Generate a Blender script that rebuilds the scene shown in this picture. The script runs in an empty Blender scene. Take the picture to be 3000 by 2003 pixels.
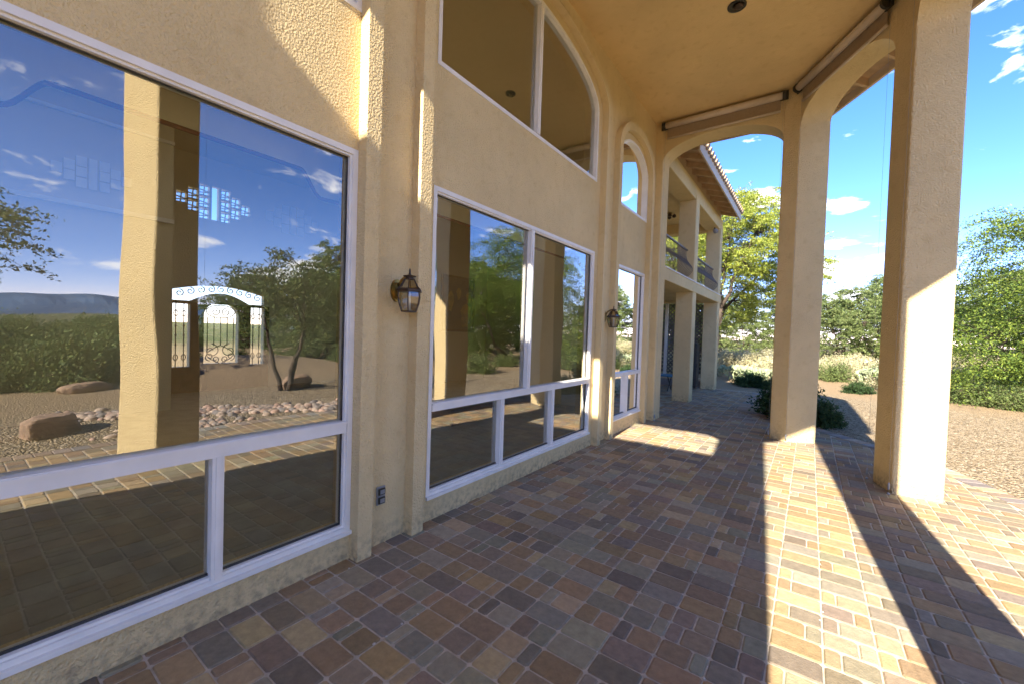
import bpy, math, random
import numpy as np
from mathutils import Vector, Matrix
from mathutils.geometry import tessellate_polygon
random.seed(7); rng = np.random.default_rng(7)
S = bpy.context.scene
C = S.collection
R = math.radians
# ------------------------------------------------------------------ camera
CH = 1.6
yaw, pitch, roll = 0.626720921, -0.022769, 0.0321619
F = Vector((-math.sin(yaw)*math.cos(pitch), math.cos(yaw)*math.cos(pitch), math.sin(pitch)))
Rt = Vector((math.cos(yaw), math.sin(yaw), 0)); Up = Rt.cross(F)
R2 = math.cos(roll)*Rt + math.sin(roll)*Up; U2 = -math.sin(roll)*Rt + math.cos(roll)*Up
cd = bpy.data.cameras.new('camera'); cam = bpy.data.objects.new('camera', cd); C.objects.link(cam)
m = Matrix((R2, U2, -F)).transposed().to_4x4(); m.translation = Vector((0, 0, CH)); cam.matrix_world = m
cd.sensor_width = 36; cd.lens = 944.11/2348*36; cd.clip_start = 0.02; cd.clip_end = 20000
cd.dof.use_dof = True; cd.dof.focus_distance = 3.6; cd.dof.aperture_fstop = 2.2
S.camera = cam
# ------------------------------------------------------------------ sun and sky
SUN_AZ = 0.081; SUN_T = 0.632
sdir = Vector((-SUN_AZ, 1.0, -SUN_T)).normalized()
sl = bpy.data.lights.new('sun', 'SUN'); sl.energy = 2.65; sl.angle = R(0.55); sl.color = (1.0, 0.92, 0.80)
so = bpy.data.objects.new('sun', sl); C.objects.link(so); so.rotation_euler = sdir.to_track_quat('-Z', 'Y').to_euler(); so.location = (3, -30, 20)
W = bpy.data.worlds.new('World'); S.world = W; W.use_nodes = True
nt = W.node_tree; nt.nodes.clear()
def N(nt, t, **k):
    n = nt.nodes.new(t)
    for a, b in k.items(): setattr(n, a, b)
    return n
sky = N(nt, 'ShaderNodeTexSky', sky_type='NISHITA', sun_disc=False)
sky.sun_elevation = math.asin(-sdir.z); sky.sun_rotation = math.atan2(-sdir.x, -sdir.y)
sky.air_density = 0.8; sky.dust_density = 0.05; sky.ozone_density = 4.0; sky.altitude = 1500
tc = N(nt, 'ShaderNodeTexCoord'); sx = N(nt, 'ShaderNodeSeparateXYZ'); nt.links.new(tc.outputs['Generated'], sx.inputs[0])
def MA(nt, op, a, b=None, c=None, clamp=False):
    n = N(nt, 'ShaderNodeMath', operation=op, use_clamp=clamp)
    for i, v in enumerate((a, b, c)):
        if v is None: continue
        if isinstance(v, (int, float)): n.inputs[i].default_value = v
        else: nt.links.new(v, n.inputs[i])
    return n.outputs[0]
az = MA(nt, 'ARCTAN2', sx.outputs[0], sx.outputs[1]); el = MA(nt, 'ARCSINE', sx.outputs[2])
cb = N(nt, 'ShaderNodeCombineXYZ'); nt.links.new(MA(nt, 'MULTIPLY', az, 9.0), cb.inputs[0]); nt.links.new(MA(nt, 'MULTIPLY', el, 24.0), cb.inputs[1]); cb.inputs[2].default_value = 3.7
nz = N(nt, 'ShaderNodeTexNoise'); nz.inputs['Scale'].default_value = 1.0; nz.inputs['Detail'].default_value = 9; nz.inputs['Roughness'].default_value = 0.58; nz.inputs['Distortion'].default_value = .4
nt.links.new(cb.outputs[0], nz.inputs['Vector'])
dens = nz.outputs['Fac']
# banks of cumulus: (azimuth, elevation, half width, half height, weight), degrees
for (a_, e_, wa, we, k_) in ((-5.6, 16.3, 3.0, 1.7, .33), (3.0, 14.2, 2.4, .9, .30), (1.6, 10.6, 1.4, .5, .26), (2.8, 8.0, 3.4, 1.3, .34), (2.0, 5.0, 5, .9, .25), (13.3, 28.5, 2.6, 2.0, .16), (12, 2.5, 8, 2, .2),
                             (62, 7.0, 4, 1.2, .24), (66, 5.2, 5, 1.0, .26), (81, 5.4, 5, 1.0, .16), (73, 8.0, 2.5, 1.0, .2), (38, 6, 5, 1.6, .28), (42, 3.5, 6, 1.4, .28), (24, 5.5, 4, 1.6, .26), (120, 6, 10, 2, .25)):
    u = MA(nt, 'POWER', MA(nt, 'ABSOLUTE', MA(nt, 'DIVIDE', MA(nt, 'SUBTRACT', az, R(a_)), R(wa))), 2.0)
    w_ = MA(nt, 'POWER', MA(nt, 'ABSOLUTE', MA(nt, 'DIVIDE', MA(nt, 'SUBTRACT', el, R(e_)), R(we))), 2.0)
    g_ = MA(nt, 'EXPONENT', MA(nt, 'MULTIPLY', MA(nt, 'ADD', u, w_), -1.0))
    dens = MA(nt, 'MULTIPLY_ADD', g_, k_, dens)
rp = N(nt, 'ShaderNodeValToRGB'); rp.color_ramp.elements[0].position = 0.60; rp.color_ramp.elements[1].position = 0.76
nt.links.new(dens, rp.inputs[0])
mx = N(nt, 'ShaderNodeMix', data_type='RGBA')
nt.links.new(MA(nt, 'MULTIPLY', rp.outputs[0], 0.92), mx.inputs[0])
hs = N(nt, 'ShaderNodeHueSaturation'); hs.inputs['Hue'].default_value = 0.503; hs.inputs['Saturation'].default_value = 1.22; hs.inputs['Value'].default_value = 1.0
nt.links.new(sky.outputs[0], hs.inputs['Color'])
wb = N(nt, 'ShaderNodeMix', data_type='RGBA', blend_type='MULTIPLY'); wb.inputs[0].default_value = 1.0; wb.inputs[7].default_value = (.84, .555, .57, 1)
nt.links.new(hs.outputs[0], wb.inputs[6]); nt.links.new(wb.outputs[2], mx.inputs[6]); mx.inputs[7].default_value = (4.2, 4.1, 4.0, 1)
bg = N(nt, 'ShaderNodeBackground'); bg.inputs[1].default_value = 0.125; nt.links.new(mx.outputs[2], bg.inputs[0])
ow = N(nt, 'ShaderNodeOutputWorld'); nt.links.new(bg.outputs[0], ow.inputs[0])
S.view_settings.view_transform = 'Standard'; S.view_settings.look = 'None'; S.view_settings.gamma = 1.0
S.view_settings.exposure = 2.92
S.render.engine = 'CYCLES'
S.cycles.max_bounces = 10; S.cycles.transparent_max_bounces = 24; S.cycles.diffuse_bounces = 6; S.cycles.glossy_bounces = 4

# ------------------------------------------------------------------ materials
def mat(name, col, rough=0.8, var=0.0, vscale=3.0, bump=0.0, bscale=40.0, bdist=0.01, spec=0.3, metal=0.0, col2=None, detail=4):
    m = bpy.data.materials.new(name); m.use_nodes = True; nt = m.node_tree; b = nt.nodes['Principled BSDF']
    b.inputs['Roughness'].default_value = rough; b.inputs['Metallic'].default_value = metal
    b.inputs['Specular IOR Level'].default_value = spec
    b.inputs['Base Color'].default_value = (*col, 1)
    tc = N(nt, 'ShaderNodeTexCoord')
    if var > 0 or col2:
        n = N(nt, 'ShaderNodeTexNoise'); n.inputs['Scale'].default_value = vscale; n.inputs['Detail'].default_value = detail
        nt.links.new(tc.outputs['Object'], n.inputs['Vector'])
        mx = N(nt, 'ShaderNodeMix', data_type='RGBA')
        r = N(nt, 'ShaderNodeValToRGB'); r.color_ramp.elements[0].position = 0.35; r.color_ramp.elements[1].position = 0.65
        nt.links.new(n.outputs['Fac'], r.inputs[0]); nt.links.new(r.outputs[0], mx.inputs[0])
        c2 = col2 if col2 else tuple(c*(1-var) for c in col)
        c1 = col if col2 else tuple(min(1, c*(1+var)) for c in col)
        mx.inputs[6].default_value = (*c1, 1); mx.inputs[7].default_value = (*c2, 1)
        nt.links.new(mx.outputs[2], b.inputs['Base Color'])
    if bump > 0:
        n = N(nt, 'ShaderNodeTexNoise'); n.inputs['Scale'].default_value = bscale; n.inputs['Detail'].default_value = 3
        nt.links.new(tc.outputs['Object'], n.inputs['Vector'])
        bp = N(nt, 'ShaderNodeBump'); bp.inputs['Strength'].default_value = bump; bp.inputs['Distance'].default_value = bdist
        nt.links.new(n.outputs['Fac'], bp.inputs['Height']); nt.links.new(bp.outputs[0], b.inputs['Normal'])
    return m
def stucco(name, col, b1=0.9, bd=0.012, sc=75):
    m = bpy.data.materials.new(name); m.use_nodes = True; nt = m.node_tree; b = nt.nodes['Principled BSDF']
    b.inputs['Roughness'].default_value = 0.92; b.inputs['Specular IOR Level'].default_value = 0.15
    tc = N(nt, 'ShaderNodeTexCoord')
    n = N(nt, 'ShaderNodeTexNoise'); n.inputs['Scale'].default_value = 1.3; n.inputs['Detail'].default_value = 6; n.inputs['Roughness'].default_value = 0.6
    n2 = N(nt, 'ShaderNodeTexNoise'); n2.inputs['Scale'].default_value = sc; n2.inputs['Detail'].default_value = 3; n2.inputs['Roughness'].default_value = 0.45
    n3 = N(nt, 'ShaderNodeTexNoise'); n3.inputs['Scale'].default_value = 9; n3.inputs['Detail'].default_value = 5
    for q in (n, n2, n3): nt.links.new(tc.outputs['Object'], q.inputs['Vector'])
    # base splash dirt: stain band near the paving, has its own ragged shape
    mx = N(nt, 'ShaderNodeMix', data_type='RGBA'); r = N(nt, 'ShaderNodeValToRGB'); r.color_ramp.elements[0].position = .3; r.color_ramp.elements[1].position = .7
    nt.links.new(n.outputs['Fac'], r.inputs[0]); nt.links.new(r.outputs[0], mx.inputs[0])
    mx.inputs[6].default_value = (*[c*1.07 for c in col], 1); mx.inputs[7].default_value = (*[c*0.90 for c in col], 1)
    sp = N(nt, 'ShaderNodeMix', data_type='RGBA'); r3 = N(nt, 'ShaderNodeValToRGB'); r3.color_ramp.elements[0].position = .56; r3.color_ramp.elements[1].position = .72
    nt.links.new(n3.outputs['Fac'], r3.inputs[0]); nt.links.new(MA(nt, 'MULTIPLY', r3.outputs[0], 0.35), sp.inputs[0])
    nt.links.new(mx.outputs[2], sp.inputs[6]); sp.inputs[7].default_value = (col[0]*.78, col[1]*.72, col[2]*.64, 1)
    gz = N(nt, 'ShaderNodeNewGeometry'); sz_ = N(nt, 'ShaderNodeSeparateXYZ'); nt.links.new(gz.outputs['Position'], sz_.inputs[0])
    n6 = N(nt, 'ShaderNodeTexNoise'); n6.inputs['Scale'].default_value = 22; n6.inputs['Detail'].default_value = 6; nt.links.new(tc.outputs['Object'], n6.inputs['Vector'])
    lowf = MA(nt, 'MULTIPLY', MA(nt, 'SUBTRACT', .22, sz_.outputs[2]), 3.2, clamp=True)
    dirt = MA(nt, 'MULTIPLY', lowf, MA(nt, 'MULTIPLY_ADD', n6.outputs['Fac'], 4.0, -1.7, clamp=True))
    dm = N(nt, 'ShaderNodeMix', data_type='RGBA'); nt.links.new(dirt, dm.inputs[0]); nt.links.new(sp.outputs[2], dm.inputs[6]); dm.inputs[7].default_value = (.26, .20, .13, 1)
    nt.links.new(dm.outputs[2], b.inputs['Base Color'])
    bp = N(nt, 'ShaderNodeBump'); bp.inputs['Strength'].default_value = b1; bp.inputs['Distance'].default_value = bd
    nt.links.new(n2.outputs['Fac'], bp.inputs['Height']); nt.links.new(bp.outputs[0], b.inputs['Normal'])
    return m
def attr_mat(name, rough=0.85, vs=30, var=0.25, bump=0.4, bs=60, bd=0.004, trans=0.0, spec=0.25):
    m = bpy.data.materials.new(name); m.use_nodes = True; nt = m.node_tree; b = nt.nodes['Principled BSDF']
    b.inputs['Roughness'].default_value = rough; b.inputs['Specular IOR Level'].default_value = spec
    a = N(nt, 'ShaderNodeAttribute', attribute_name='Col'); tc = N(nt, 'ShaderNodeTexCoord')
    if var > 0:
        n = N(nt, 'ShaderNodeTexNoise'); n.inputs['Scale'].default_value = vs; n.inputs['Detail'].default_value = 6; n.inputs['Roughness'].default_value = .65
        nt.links.new(tc.outputs['Object'], n.inputs['Vector'])
        h = N(nt, 'ShaderNodeHueSaturation'); nt.links.new(a.outputs['Color'], h.inputs['Color'])
        nt.links.new(MA(nt, 'MULTIPLY_ADD', n.outputs['Fac'], 2*var*1.6, 1-var*1.6), h.inputs['Value'])
        nt.links.new(h.outputs[0], b.inputs['Base Color'])
    else: nt.links.new(a.outputs['Color'], b.inputs['Base Color'])
    if bump > 0:
        n = N(nt, 'ShaderNodeTexNoise'); n.inputs['Scale'].default_value = bs; n.inputs['Detail'].default_value = 5
        nt.links.new(tc.outputs['Object'], n.inputs['Vector'])
        bp = N(nt, 'ShaderNodeBump'); bp.inputs['Strength'].default_value = bump; bp.inputs['Distance'].default_value = bd
        nt.links.new(n.outputs['Fac'], bp.inputs['Height']); nt.links.new(bp.outputs[0], b.inputs['Normal'])
    if trans > 0:
        t = N(nt, 'ShaderNodeBsdfTranslucent'); nt.links.new(a.outputs['Color'], t.inputs[0])
        mxs = N(nt, 'ShaderNodeMixShader'); mxs.inputs[0].default_value = trans
        nt.links.new(b.outputs[0], mxs.inputs[1]); nt.links.new(t.outputs[0], mxs.inputs[2])
        nt.links.new(mxs.outputs[0], nt.nodes['Material Output'].inputs[0])
    return m
def glass(name, base=0.22, tint=(0.62, 0.66, 0.56)):
    m = bpy.data.materials.new(name); m.use_nodes = True; nt = m.node_tree; nt.nodes.remove(nt.nodes['Principled BSDF'])
    g = N(nt, 'ShaderNodeBsdfGlossy'); g.inputs['Roughness'].default_value = 0.0; g.inputs['Color'].default_value = (1, 1, 1, 1)
    t = N(nt, 'ShaderNodeBsdfTransparent'); t.inputs[0].default_value = (*tint, 1)
    lw = N(nt, 'ShaderNodeFresnel'); lw.inputs[0].default_value = 1.45
    geo = N(nt, 'ShaderNodeNewGeometry')
    # the float glass is never perfectly flat: a long soft ripple bends what it reflects
    tc = N(nt, 'ShaderNodeTexCoord'); n = N(nt, 'ShaderNodeTexNoise'); n.inputs['Scale'].default_value = 1.6; n.inputs['Detail'].default_value = 0
    nt.links.new(tc.outputs['Object'], n.inputs['Vector'])
    bp = N(nt, 'ShaderNodeBump'); bp.inputs['Strength'].default_value = 0.16; bp.inputs['Distance'].default_value = 0.02
    nt.links.new(n.outputs['Fac'], bp.inputs['Height']); nt.links.new(bp.outputs[0], g.inputs['Normal'])
    fac = MA(nt, 'MULTIPLY_ADD', lw.outputs[0], 1.8, base, clamp=True)
    mx = N(nt, 'ShaderNodeMixShader'); nt.links.new(fac, mx.inputs[0]); nt.links.new(t.outputs[0], mx.inputs[1]); nt.links.new(g.outputs[0], mx.inputs[2])
    nt.links.new(mx.outputs[0], nt.nodes['Material Output'].inputs[0])
    return m
M_ST = stucco('stucco', (0.74, 0.575, 0.30), b1=1.0, bd=.018, sc=72)
M_STC = stucco('ceiling stucco', (0.72, 0.53, 0.25), b1=0.6, bd=0.006, sc=70)
M_FR = mat('white window frame', (0.80, 0.765, 0.69), 0.45, var=0.05, vscale=5, spec=0.4)
M_GL = glass('tinted window glass', base=.17, tint=(.82, .85, .75))
M_TRIM = mat('painted roof timber', (0.56, 0.40, 0.23), 0.7, var=0.12, vscale=7, bump=.3, bscale=30, bdist=.003)
M_FASC = mat('fascia board', (0.60, 0.48, 0.33), 0.6, var=0.05, vscale=4)
M_TILE = mat('clay tile', (0.38, 0.27, 0.17), 0.75, var=0.25, vscale=6, bump=.4, bscale=30, bdist=.004)
M_IRON = mat('wrought iron', (0.035, 0.033, 0.03), 0.5, spec=.5)
M_IRONB = mat('bronze railing paint', (0.15, 0.12, 0.09), 0.55, spec=.5, var=.15, vscale=8)
M_SHADE = mat('shade tube', (0.60, 0.50, 0.37), 0.6, var=.08, vscale=5)
M_MESH = mat('shade fabric', (0.34, 0.25, 0.15), 0.9, var=.06, vscale=30)
M_DARK = mat('dark bracket metal', (0.05, 0.045, 0.03), 0.5, metal=.3, spec=.5)
M_BRASS = mat('aged brass', (0.38, 0.26, 0.09), 0.35, metal=1.0, var=.3, vscale=25)
M_BRONZE = mat('brown bronze', (0.07, 0.045, 0.03), 0.42, metal=.6, spec=.5, var=.2, vscale=20)
M_WIN = mat('interior wall paint', (0.70, 0.62, 0.42), 0.85, var=.03, vscale=1)
M_WINC = mat('interior ceiling paint', (0.70, 0.60, 0.35), 0.85, var=.03, vscale=1)
M_CARP = mat('interior floor', (0.38, 0.36, 0.25), 0.85, var=.12, vscale=4, bump=.3, bscale=120, bdist=.003)
M_WOOD = mat('brown door wood', (0.10, 0.055, 0.03), 0.5, var=.2, vscale=5)
M_RED = mat('red trim', (0.16, 0.02, 0.02), 0.6)
M_CREAM = mat('cream valance fabric', (0.84, 0.82, 0.74), 0.85, var=.05, vscale=3)
M_GREY = mat('grey concrete', (0.30, 0.28, 0.26), 0.85, var=.12, vscale=8, bump=.3, bscale=60, bdist=.003)
M_PLATE = mat('outlet cover metal', (0.30, 0.31, 0.32), 0.4, metal=.4, spec=.5)
M_BARK = mat('grey brown bark', (0.13, 0.09, 0.06), 0.9, col2=(0.06, 0.045, 0.035), vscale=12, bump=.8, bscale=30, bdist=.02)
M_BARKD = mat('dark bark', (0.055, 0.04, 0.03), 0.9, col2=(0.11, 0.08, 0.055), vscale=10, bump=.8, bscale=30, bdist=.02)
M_LEAF = attr_mat('leaves', rough=.7, var=0, bump=0, trans=.35)
M_PAV = attr_mat('tumbled pavers', rough=.85, vs=22, var=.30, bump=.6, bs=90, bd=.006)
M_ROCK = mat('boulder', (0.42, 0.27, 0.17), 0.9, col2=(0.22, 0.15, 0.10), vscale=5, bump=.9, bscale=14, bdist=.03)
M_BLUE = mat('blue table top', (0.03, 0.22, 0.38), 0.4, spec=.5)
M_CAC = mat('cactus pad', (0.26, 0.30, 0.17), 0.75, var=.2, vscale=18, bump=.5, bscale=70, bdist=.006)
M_MOUNT = mat('haze tinted mountain', (0.10, 0.16, 0.25), 1.0, col2=(0.07, 0.11, 0.18), vscale=.008, spec=0)  # distance haze painted into the base colour as a blue tint

# ------------------------------------------------------------------ mesh helpers
class MB:
    def __init__(s): s.v = []; s.f = []
    def add(s, v, f):
        o = len(s.v); s.v += [tuple(p) for p in v]; s.f += [tuple(i+o for i in q) for q in f]; return s
    def box(s, x0, x1, y0, y1, z0, z1):
        return s.add([(x0,y0,z0),(x1,y0,z0),(x1,y1,z0),(x0,y1,z0),(x0,y0,z1),(x1,y0,z1),(x1,y1,z1),(x0,y1,z1)],
                     [(0,3,2,1),(4,5,6,7),(0,1,5,4),(1,2,6,5),(2,3,7,6),(3,0,4,7)])
    def bar(s, a, b, w, h, up=(0,0,1)):
        a = Vector(a); b = Vector(b); d = (b-a).normalized(); r = d.cross(Vector(up))
        if r.length < 1e-4: r = d.cross(Vector((1,0,0)))
        r.normalize(); u = r.cross(d)
        v = [p + r*sx*w/2 + u*sz*h/2 for p in (a, b) for sx, sz in ((-1,-1),(1,-1),(1,1),(-1,1))]
        return s.add(v, [(0,1,2,3),(7,6,5,4),(0,4,5,1),(1,5,6,2),(2,6,7,3),(3,7,4,0)])
    def prism(s, poly, z0, z1):
        n = len(poly)
        v = [(x, y, z0) for x, y in poly] + [(x, y, z1) for x, y in poly]
        return s.add(v, [tuple(range(n))[::-1], tuple(range(n, 2*n))] + [(i, (i+1)%n, (i+1)%n+n, i+n) for i in range(n)])
    def sheet(s, outer, holes, fn, d0, d1):
        """extrude 2-D outline with holes; fn(u,v,d)->xyz"""
        loops = [outer]+holes
        tri = tessellate_polygon([[Vector((u, v, 0)) for u, v in L] for L in loops])
        pts = [p for L in loops for p in L]; n = len(pts)
        s_v = [fn(u, v, d0) for u, v in pts]+[fn(u, v, d1) for u, v in pts]
        f = []
        for t in tri:
            f.append(tuple(t)); f.append(tuple(i+n for i in reversed(t)))
        o = 0
        for L in loops:
            k = len(L)
            for i in range(k): a = o+i; b = o+(i+1)%k; f.append((a, b, b+n, a+n))
            o += k
        return s.add(s_v, f)
    def tube(s, pts, rad, n=8, cap=True):
        pts = [Vector(p) for p in pts]
        if not hasattr(rad, '__len__'): rad = [rad]*len(pts)
        o = len(s.v); prev = None; vs = []
        for i, p in enumerate(pts):
            d = (pts[min(i+1, len(pts)-1)]-pts[max(i-1, 0)]).normalized()
            if prev is None:
                a = d.orthogonal().normalized()
            else:
                a = prev - d*prev.dot(d)
                a = a.normalized() if a.length > 1e-5 else d.orthogonal().normalized()
            prev = a; b = d.cross(a)
            for k in range(n):
                t = 2*math.pi*k/n; vs.append(p+(a*math.cos(t)+b*math.sin(t))*rad[i])
        f = [(i*n+k, i*n+(k+1)%n, (i+1)*n+(k+1)%n, (i+1)*n+k) for i in range(len(pts)-1) for k in range(n)]
        if cap: f += [tuple(range(n))[::-1], tuple(range((len(pts)-1)*n, len(pts)*n))]
        return s.add(vs, f)
    def lathe(s, prof, c, n=16):
        v = []; 
        for r, z in prof:
            for k in range(n):
                t = 2*math.pi*k/n+.26; v.append((c[0]+r*math.cos(t), c[1]+r*math.sin(t), c[2]+z))
        f = [(i*n+k, i*n+(k+1)%n, (i+1)*n+(k+1)%n, (i+1)*n+k) for i in range(len(prof)-1) for k in range(n)]
        f += [tuple(range(n))[::-1], tuple(range((len(prof)-1)*n, len(prof)*n))]
        return s.add(v, f)
def fillet(poly, r, n=4):
    out = []; k = len(poly)
    for i in range(k):
        p = Vector(poly[i]); a = Vector(poly[i-1])-p; b = Vector(poly[(i+1)%k])-p
        la, lb = a.length, b.length; a.normalize(); b.normalize()
        rr = min(r, la*.4, lb*.4)
        p0 = p+a*rr; p1 = p+b*rr
        for j in range(n+1):
            t = j/n; q = p0*(1-t)**2+p*2*t*(1-t)+p1*t*t; out.append((q.x, q.y))
    return out
def wloc(o):
    v = Vector((0, 0, 0))
    while o: v += o.location; o = o.parent
    return v
def obj(name, mb, m, parent=None, smooth=False, bevel=0, at=None):
    me = bpy.data.meshes.new(name)
    off = wloc(parent) if parent else Vector((0, 0, 0))
    loc = Vector(at) if at else (off if parent else Vector((0, 0, 0)))
    me.from_pydata([(x-loc.x, y-loc.y, z-loc.z) for x, y, z in mb.v], [], mb.f)
    import bmesh as _b
    bm = _b.new(); bm.from_mesh(me); _b.ops.recalc_face_normals(bm, faces=bm.faces); bm.to_mesh(me); bm.free()
    if smooth: me.polygons.foreach_set('use_smooth', [True]*len(me.polygons))
    me.materials.append(m)
    o = bpy.data.objects.new(name, me); C.objects.link(o)
    if parent: o.parent = parent; o.location = loc-off
    else: o.location = loc
    if bevel:
        b = o.modifiers.new('bevel', 'BEVEL'); b.width = bevel; b.segments = 3; b.limit_method = 'ANGLE'; b.angle_limit = R(40)
        me.polygons.foreach_set('use_smooth', [True]*len(me.polygons))
        b.harden_normals = True
    return o
def empty(name, loc=(0,0,0), rz=0):
    o = bpy.data.objects.new(name, None); C.objects.link(o); o.location = loc; o.rotation_euler = (0, 0, rz); o.empty_display_size = .2; return o
def tag(o, label=None, cat=None, group=None, kind=None):
    if label: o['label'] = label
    if cat: o['category'] = cat
    if group: o['group'] = group
    if kind: o['kind'] = kind
    return o
def copy_tree(o, parent=None):
    c = o.copy(); C.objects.link(c); c.parent = parent
    for ch in list(o.children): copy_tree(ch, c)
    return c
def raw_mesh(name, V, Fq, m, col=None, parent=None, loc=(0,0,0)):
    """V (n,3), Fq (m,4) numpy quads, col (m,3) per-face colour"""
    me = bpy.data.meshes.new(name); nF = len(Fq)
    me.vertices.add(len(V)); me.vertices.foreach_set('co', V.astype(np.float32).ravel())
    me.loops.add(nF*4); me.loops.foreach_set('vertex_index', Fq.astype(np.int32).ravel())
    me.polygons.add(nF); me.polygons.foreach_set('loop_start', np.arange(0, nF*4, 4, dtype=np.int32))
    me.polygons.foreach_set('loop_total', np.full(nF, 4, dtype=np.int32))
    me.update(calc_edges=True)
    me.polygons.foreach_set('use_smooth', [False]*nF)
    if col is not None:
        a = me.color_attributes.new('Col', 'FLOAT_COLOR', 'CORNER')
        c = np.ones((nF*4, 4), np.float32); c[:, :3] = np.repeat(col, 4, axis=0); a.data.foreach_set('color', c.ravel())
    me.materials.append(m)
    o = bpy.data.objects.new(name, me); C.objects.link(o); o.location = loc
    if parent: o.parent = parent
    return o

# ------------------------------------------------------------------ ground
YC = 3.9
def myr(p): return (p[0], 2*YC-p[1])
def ground_mat(name, pebble=True):
    m = bpy.data.materials.new(name); m.use_nodes = True; nt = m.node_tree; b = nt.nodes['Principled BSDF']
    b.inputs['Roughness'].default_value = .95; b.inputs['Specular IOR Level'].default_value = .1
    tc = N(nt, 'ShaderNodeTexCoord')
    v = N(nt, 'ShaderNodeTexVoronoi'); v.inputs['Scale'].default_value = 34; nt.links.new(tc.outputs['Object'], v.inputs['Vector'])
    r = N(nt, 'ShaderNodeValToRGB'); e = r.color_ramp.elements
    e[0].position = 0; e[0].color = (.10, .075, .045, 1); e[1].position = 1; e[1].color = (.55, .45, .31, 1)
    e2 = e.new(.35); e2.color = (.33, .245, .14, 1); e3 = e.new(.7); e3.color = (.38, .29, .175, 1)
    sc = N(nt, 'ShaderNodeSeparateColor'); nt.links.new(v.outputs['Color'], sc.inputs[0]); nt.links.new(sc.outputs[0], r.inputs[0])
    n = N(nt, 'ShaderNodeTexNoise'); n.inputs['Scale'].default_value = .35; n.inputs['Detail'].default_value = 6; nt.links.new(tc.outputs['Object'], n.inputs['Vector'])
    n4 = N(nt, 'ShaderNodeTexNoise'); n4.inputs['Scale'].default_value = 14; n4.inputs['Detail'].default_value = 8; nt.links.new(tc.outputs['Object'], n4.inputs['Vector'])
    d = N(nt, 'ShaderNodeMix', data_type='RGBA'); d.inputs[6].default_value = (.44, .32, .185, 1); d.inputs[7].default_value = (.29, .205, .12, 1)
    nt.links.new(n4.outputs['Fac'], d.inputs[0])
    mx = N(nt, 'ShaderNodeMix', data_type='RGBA')
    # gravel apron round the patio, bare dirt beyond
    sp = N(nt, 'ShaderNodeSeparateXYZ'); nt.links.new(tc.outputs['Object'], sp.inputs[0])
    dx = MA(nt, 'SUBTRACT', sp.outputs[0], 1.0); dy = MA(nt, 'MULTIPLY', MA(nt, 'SUBTRACT', sp.outputs[1], 7.0), .55)
    dist = MA(nt, 'SQRT', MA(nt, 'ADD', MA(nt, 'POWER', MA(nt, 'ABSOLUTE', dx), 2.0), MA(nt, 'POWER', MA(nt, 'ABSOLUTE', dy), 2.0)))
    dd = MA(nt, 'ADD', dist, MA(nt, 'MULTIPLY', n.outputs['Fac'], 1.5))
    nt.links.new(MA(nt, 'SUBTRACT', dd, 5.6, clamp=True), mx.inputs[0])
    nt.links.new(r.outputs[0], mx.inputs[6]); nt.links.new(d.outputs[2], mx.inputs[7])
    nt.links.new(mx.outputs[2], b.inputs['Base Color'])
    scr = N(nt, 'ShaderNodeMix', data_type='RGBA'); nt.links.new(mx.outputs[2], scr.inputs[6]); scr.inputs[7].default_value = (.10, .115, .045, 1)
    n5 = N(nt, 'ShaderNodeTexNoise'); n5.inputs['Scale'].default_value = .5; n5.inputs['Detail'].default_value = 8; nt.links.new(tc.outputs['Object'], n5.inputs['Vector'])
    far = MA(nt, 'MULTIPLY', MA(nt, 'SUBTRACT', dist, 26.0), .05, clamp=True)
    nt.links.new(MA(nt, 'MULTIPLY', far, MA(nt, 'MULTIPLY_ADD', n5.outputs['Fac'], 3.0, -.6, clamp=True)), scr.inputs[0]); nt.links.new(scr.outputs[2], b.inputs['Base Color'])
    hh = MA(nt, 'SUBTRACT', n4.outputs['Fac'], MA(nt, 'MULTIPLY', v.outputs['Distance'], .9))
    bp = N(nt, 'ShaderNodeBump'); bp.inputs['Strength'].default_value = 1.0; bp.inputs['Distance'].default_value = .045
    nt.links.new(hh, bp.inputs['Height']); nt.links.new(bp.outputs[0], b.inputs['Normal'])
    return m
def gh(x, y):
    """height of the yard: flat round the house, gentle swells further out"""
    x = np.asarray(x, float); y = np.asarray(y, float)
    r = np.sqrt((x-0)**2+(y-6)**2)
    k = np.clip((r-7)/16, 0, 1)
    h = k*(0.35*np.sin(x*.21+1.0)*np.cos(y*.17)+.22*np.sin(x*.5+y*.33)+.15)
    mound = .55*np.exp(-(((x-11)/3.2)**2+((y-6.5)/2.6)**2))
    west = np.clip((-x-6)/4, 0, 1)
    return np.where(x < -2.4, h*west*0, h+mound)-0.035
xs = np.unique(np.concatenate([np.linspace(-40, 60, 130), np.array([-3000, -900, -300, -100, 100, 200, 500, 1200, 3000])]))
ys = np.unique(np.concatenate([np.linspace(-30, 90, 140), np.array([-3000, -900, -300, -100, 120, 200, 500, 1200, 3000])]))
GX, GY = np.meshgrid(xs, ys); GZ = gh(GX, GY); GZ = np.where((abs(GX) > 95) | (abs(GY) > 110), -.035, GZ)
V = np.stack([GX.ravel(), GY.ravel(), GZ.ravel()], 1); nx = len(xs)
ii, jj = np.meshgrid(np.arange(nx-1), np.arange(len(ys)-1)); a = (jj*nx+ii).ravel()
g = raw_mesh('ground', V, np.stack([a, a+1, a+1+nx, a+nx], 1), ground_mat('desert ground')); tag(g, 'tan desert ground with pea gravel beside the paved patio', 'ground', kind='structure')
g.data.polygons.foreach_set('use_smooth', [True]*len(g.data.polygons))
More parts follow.
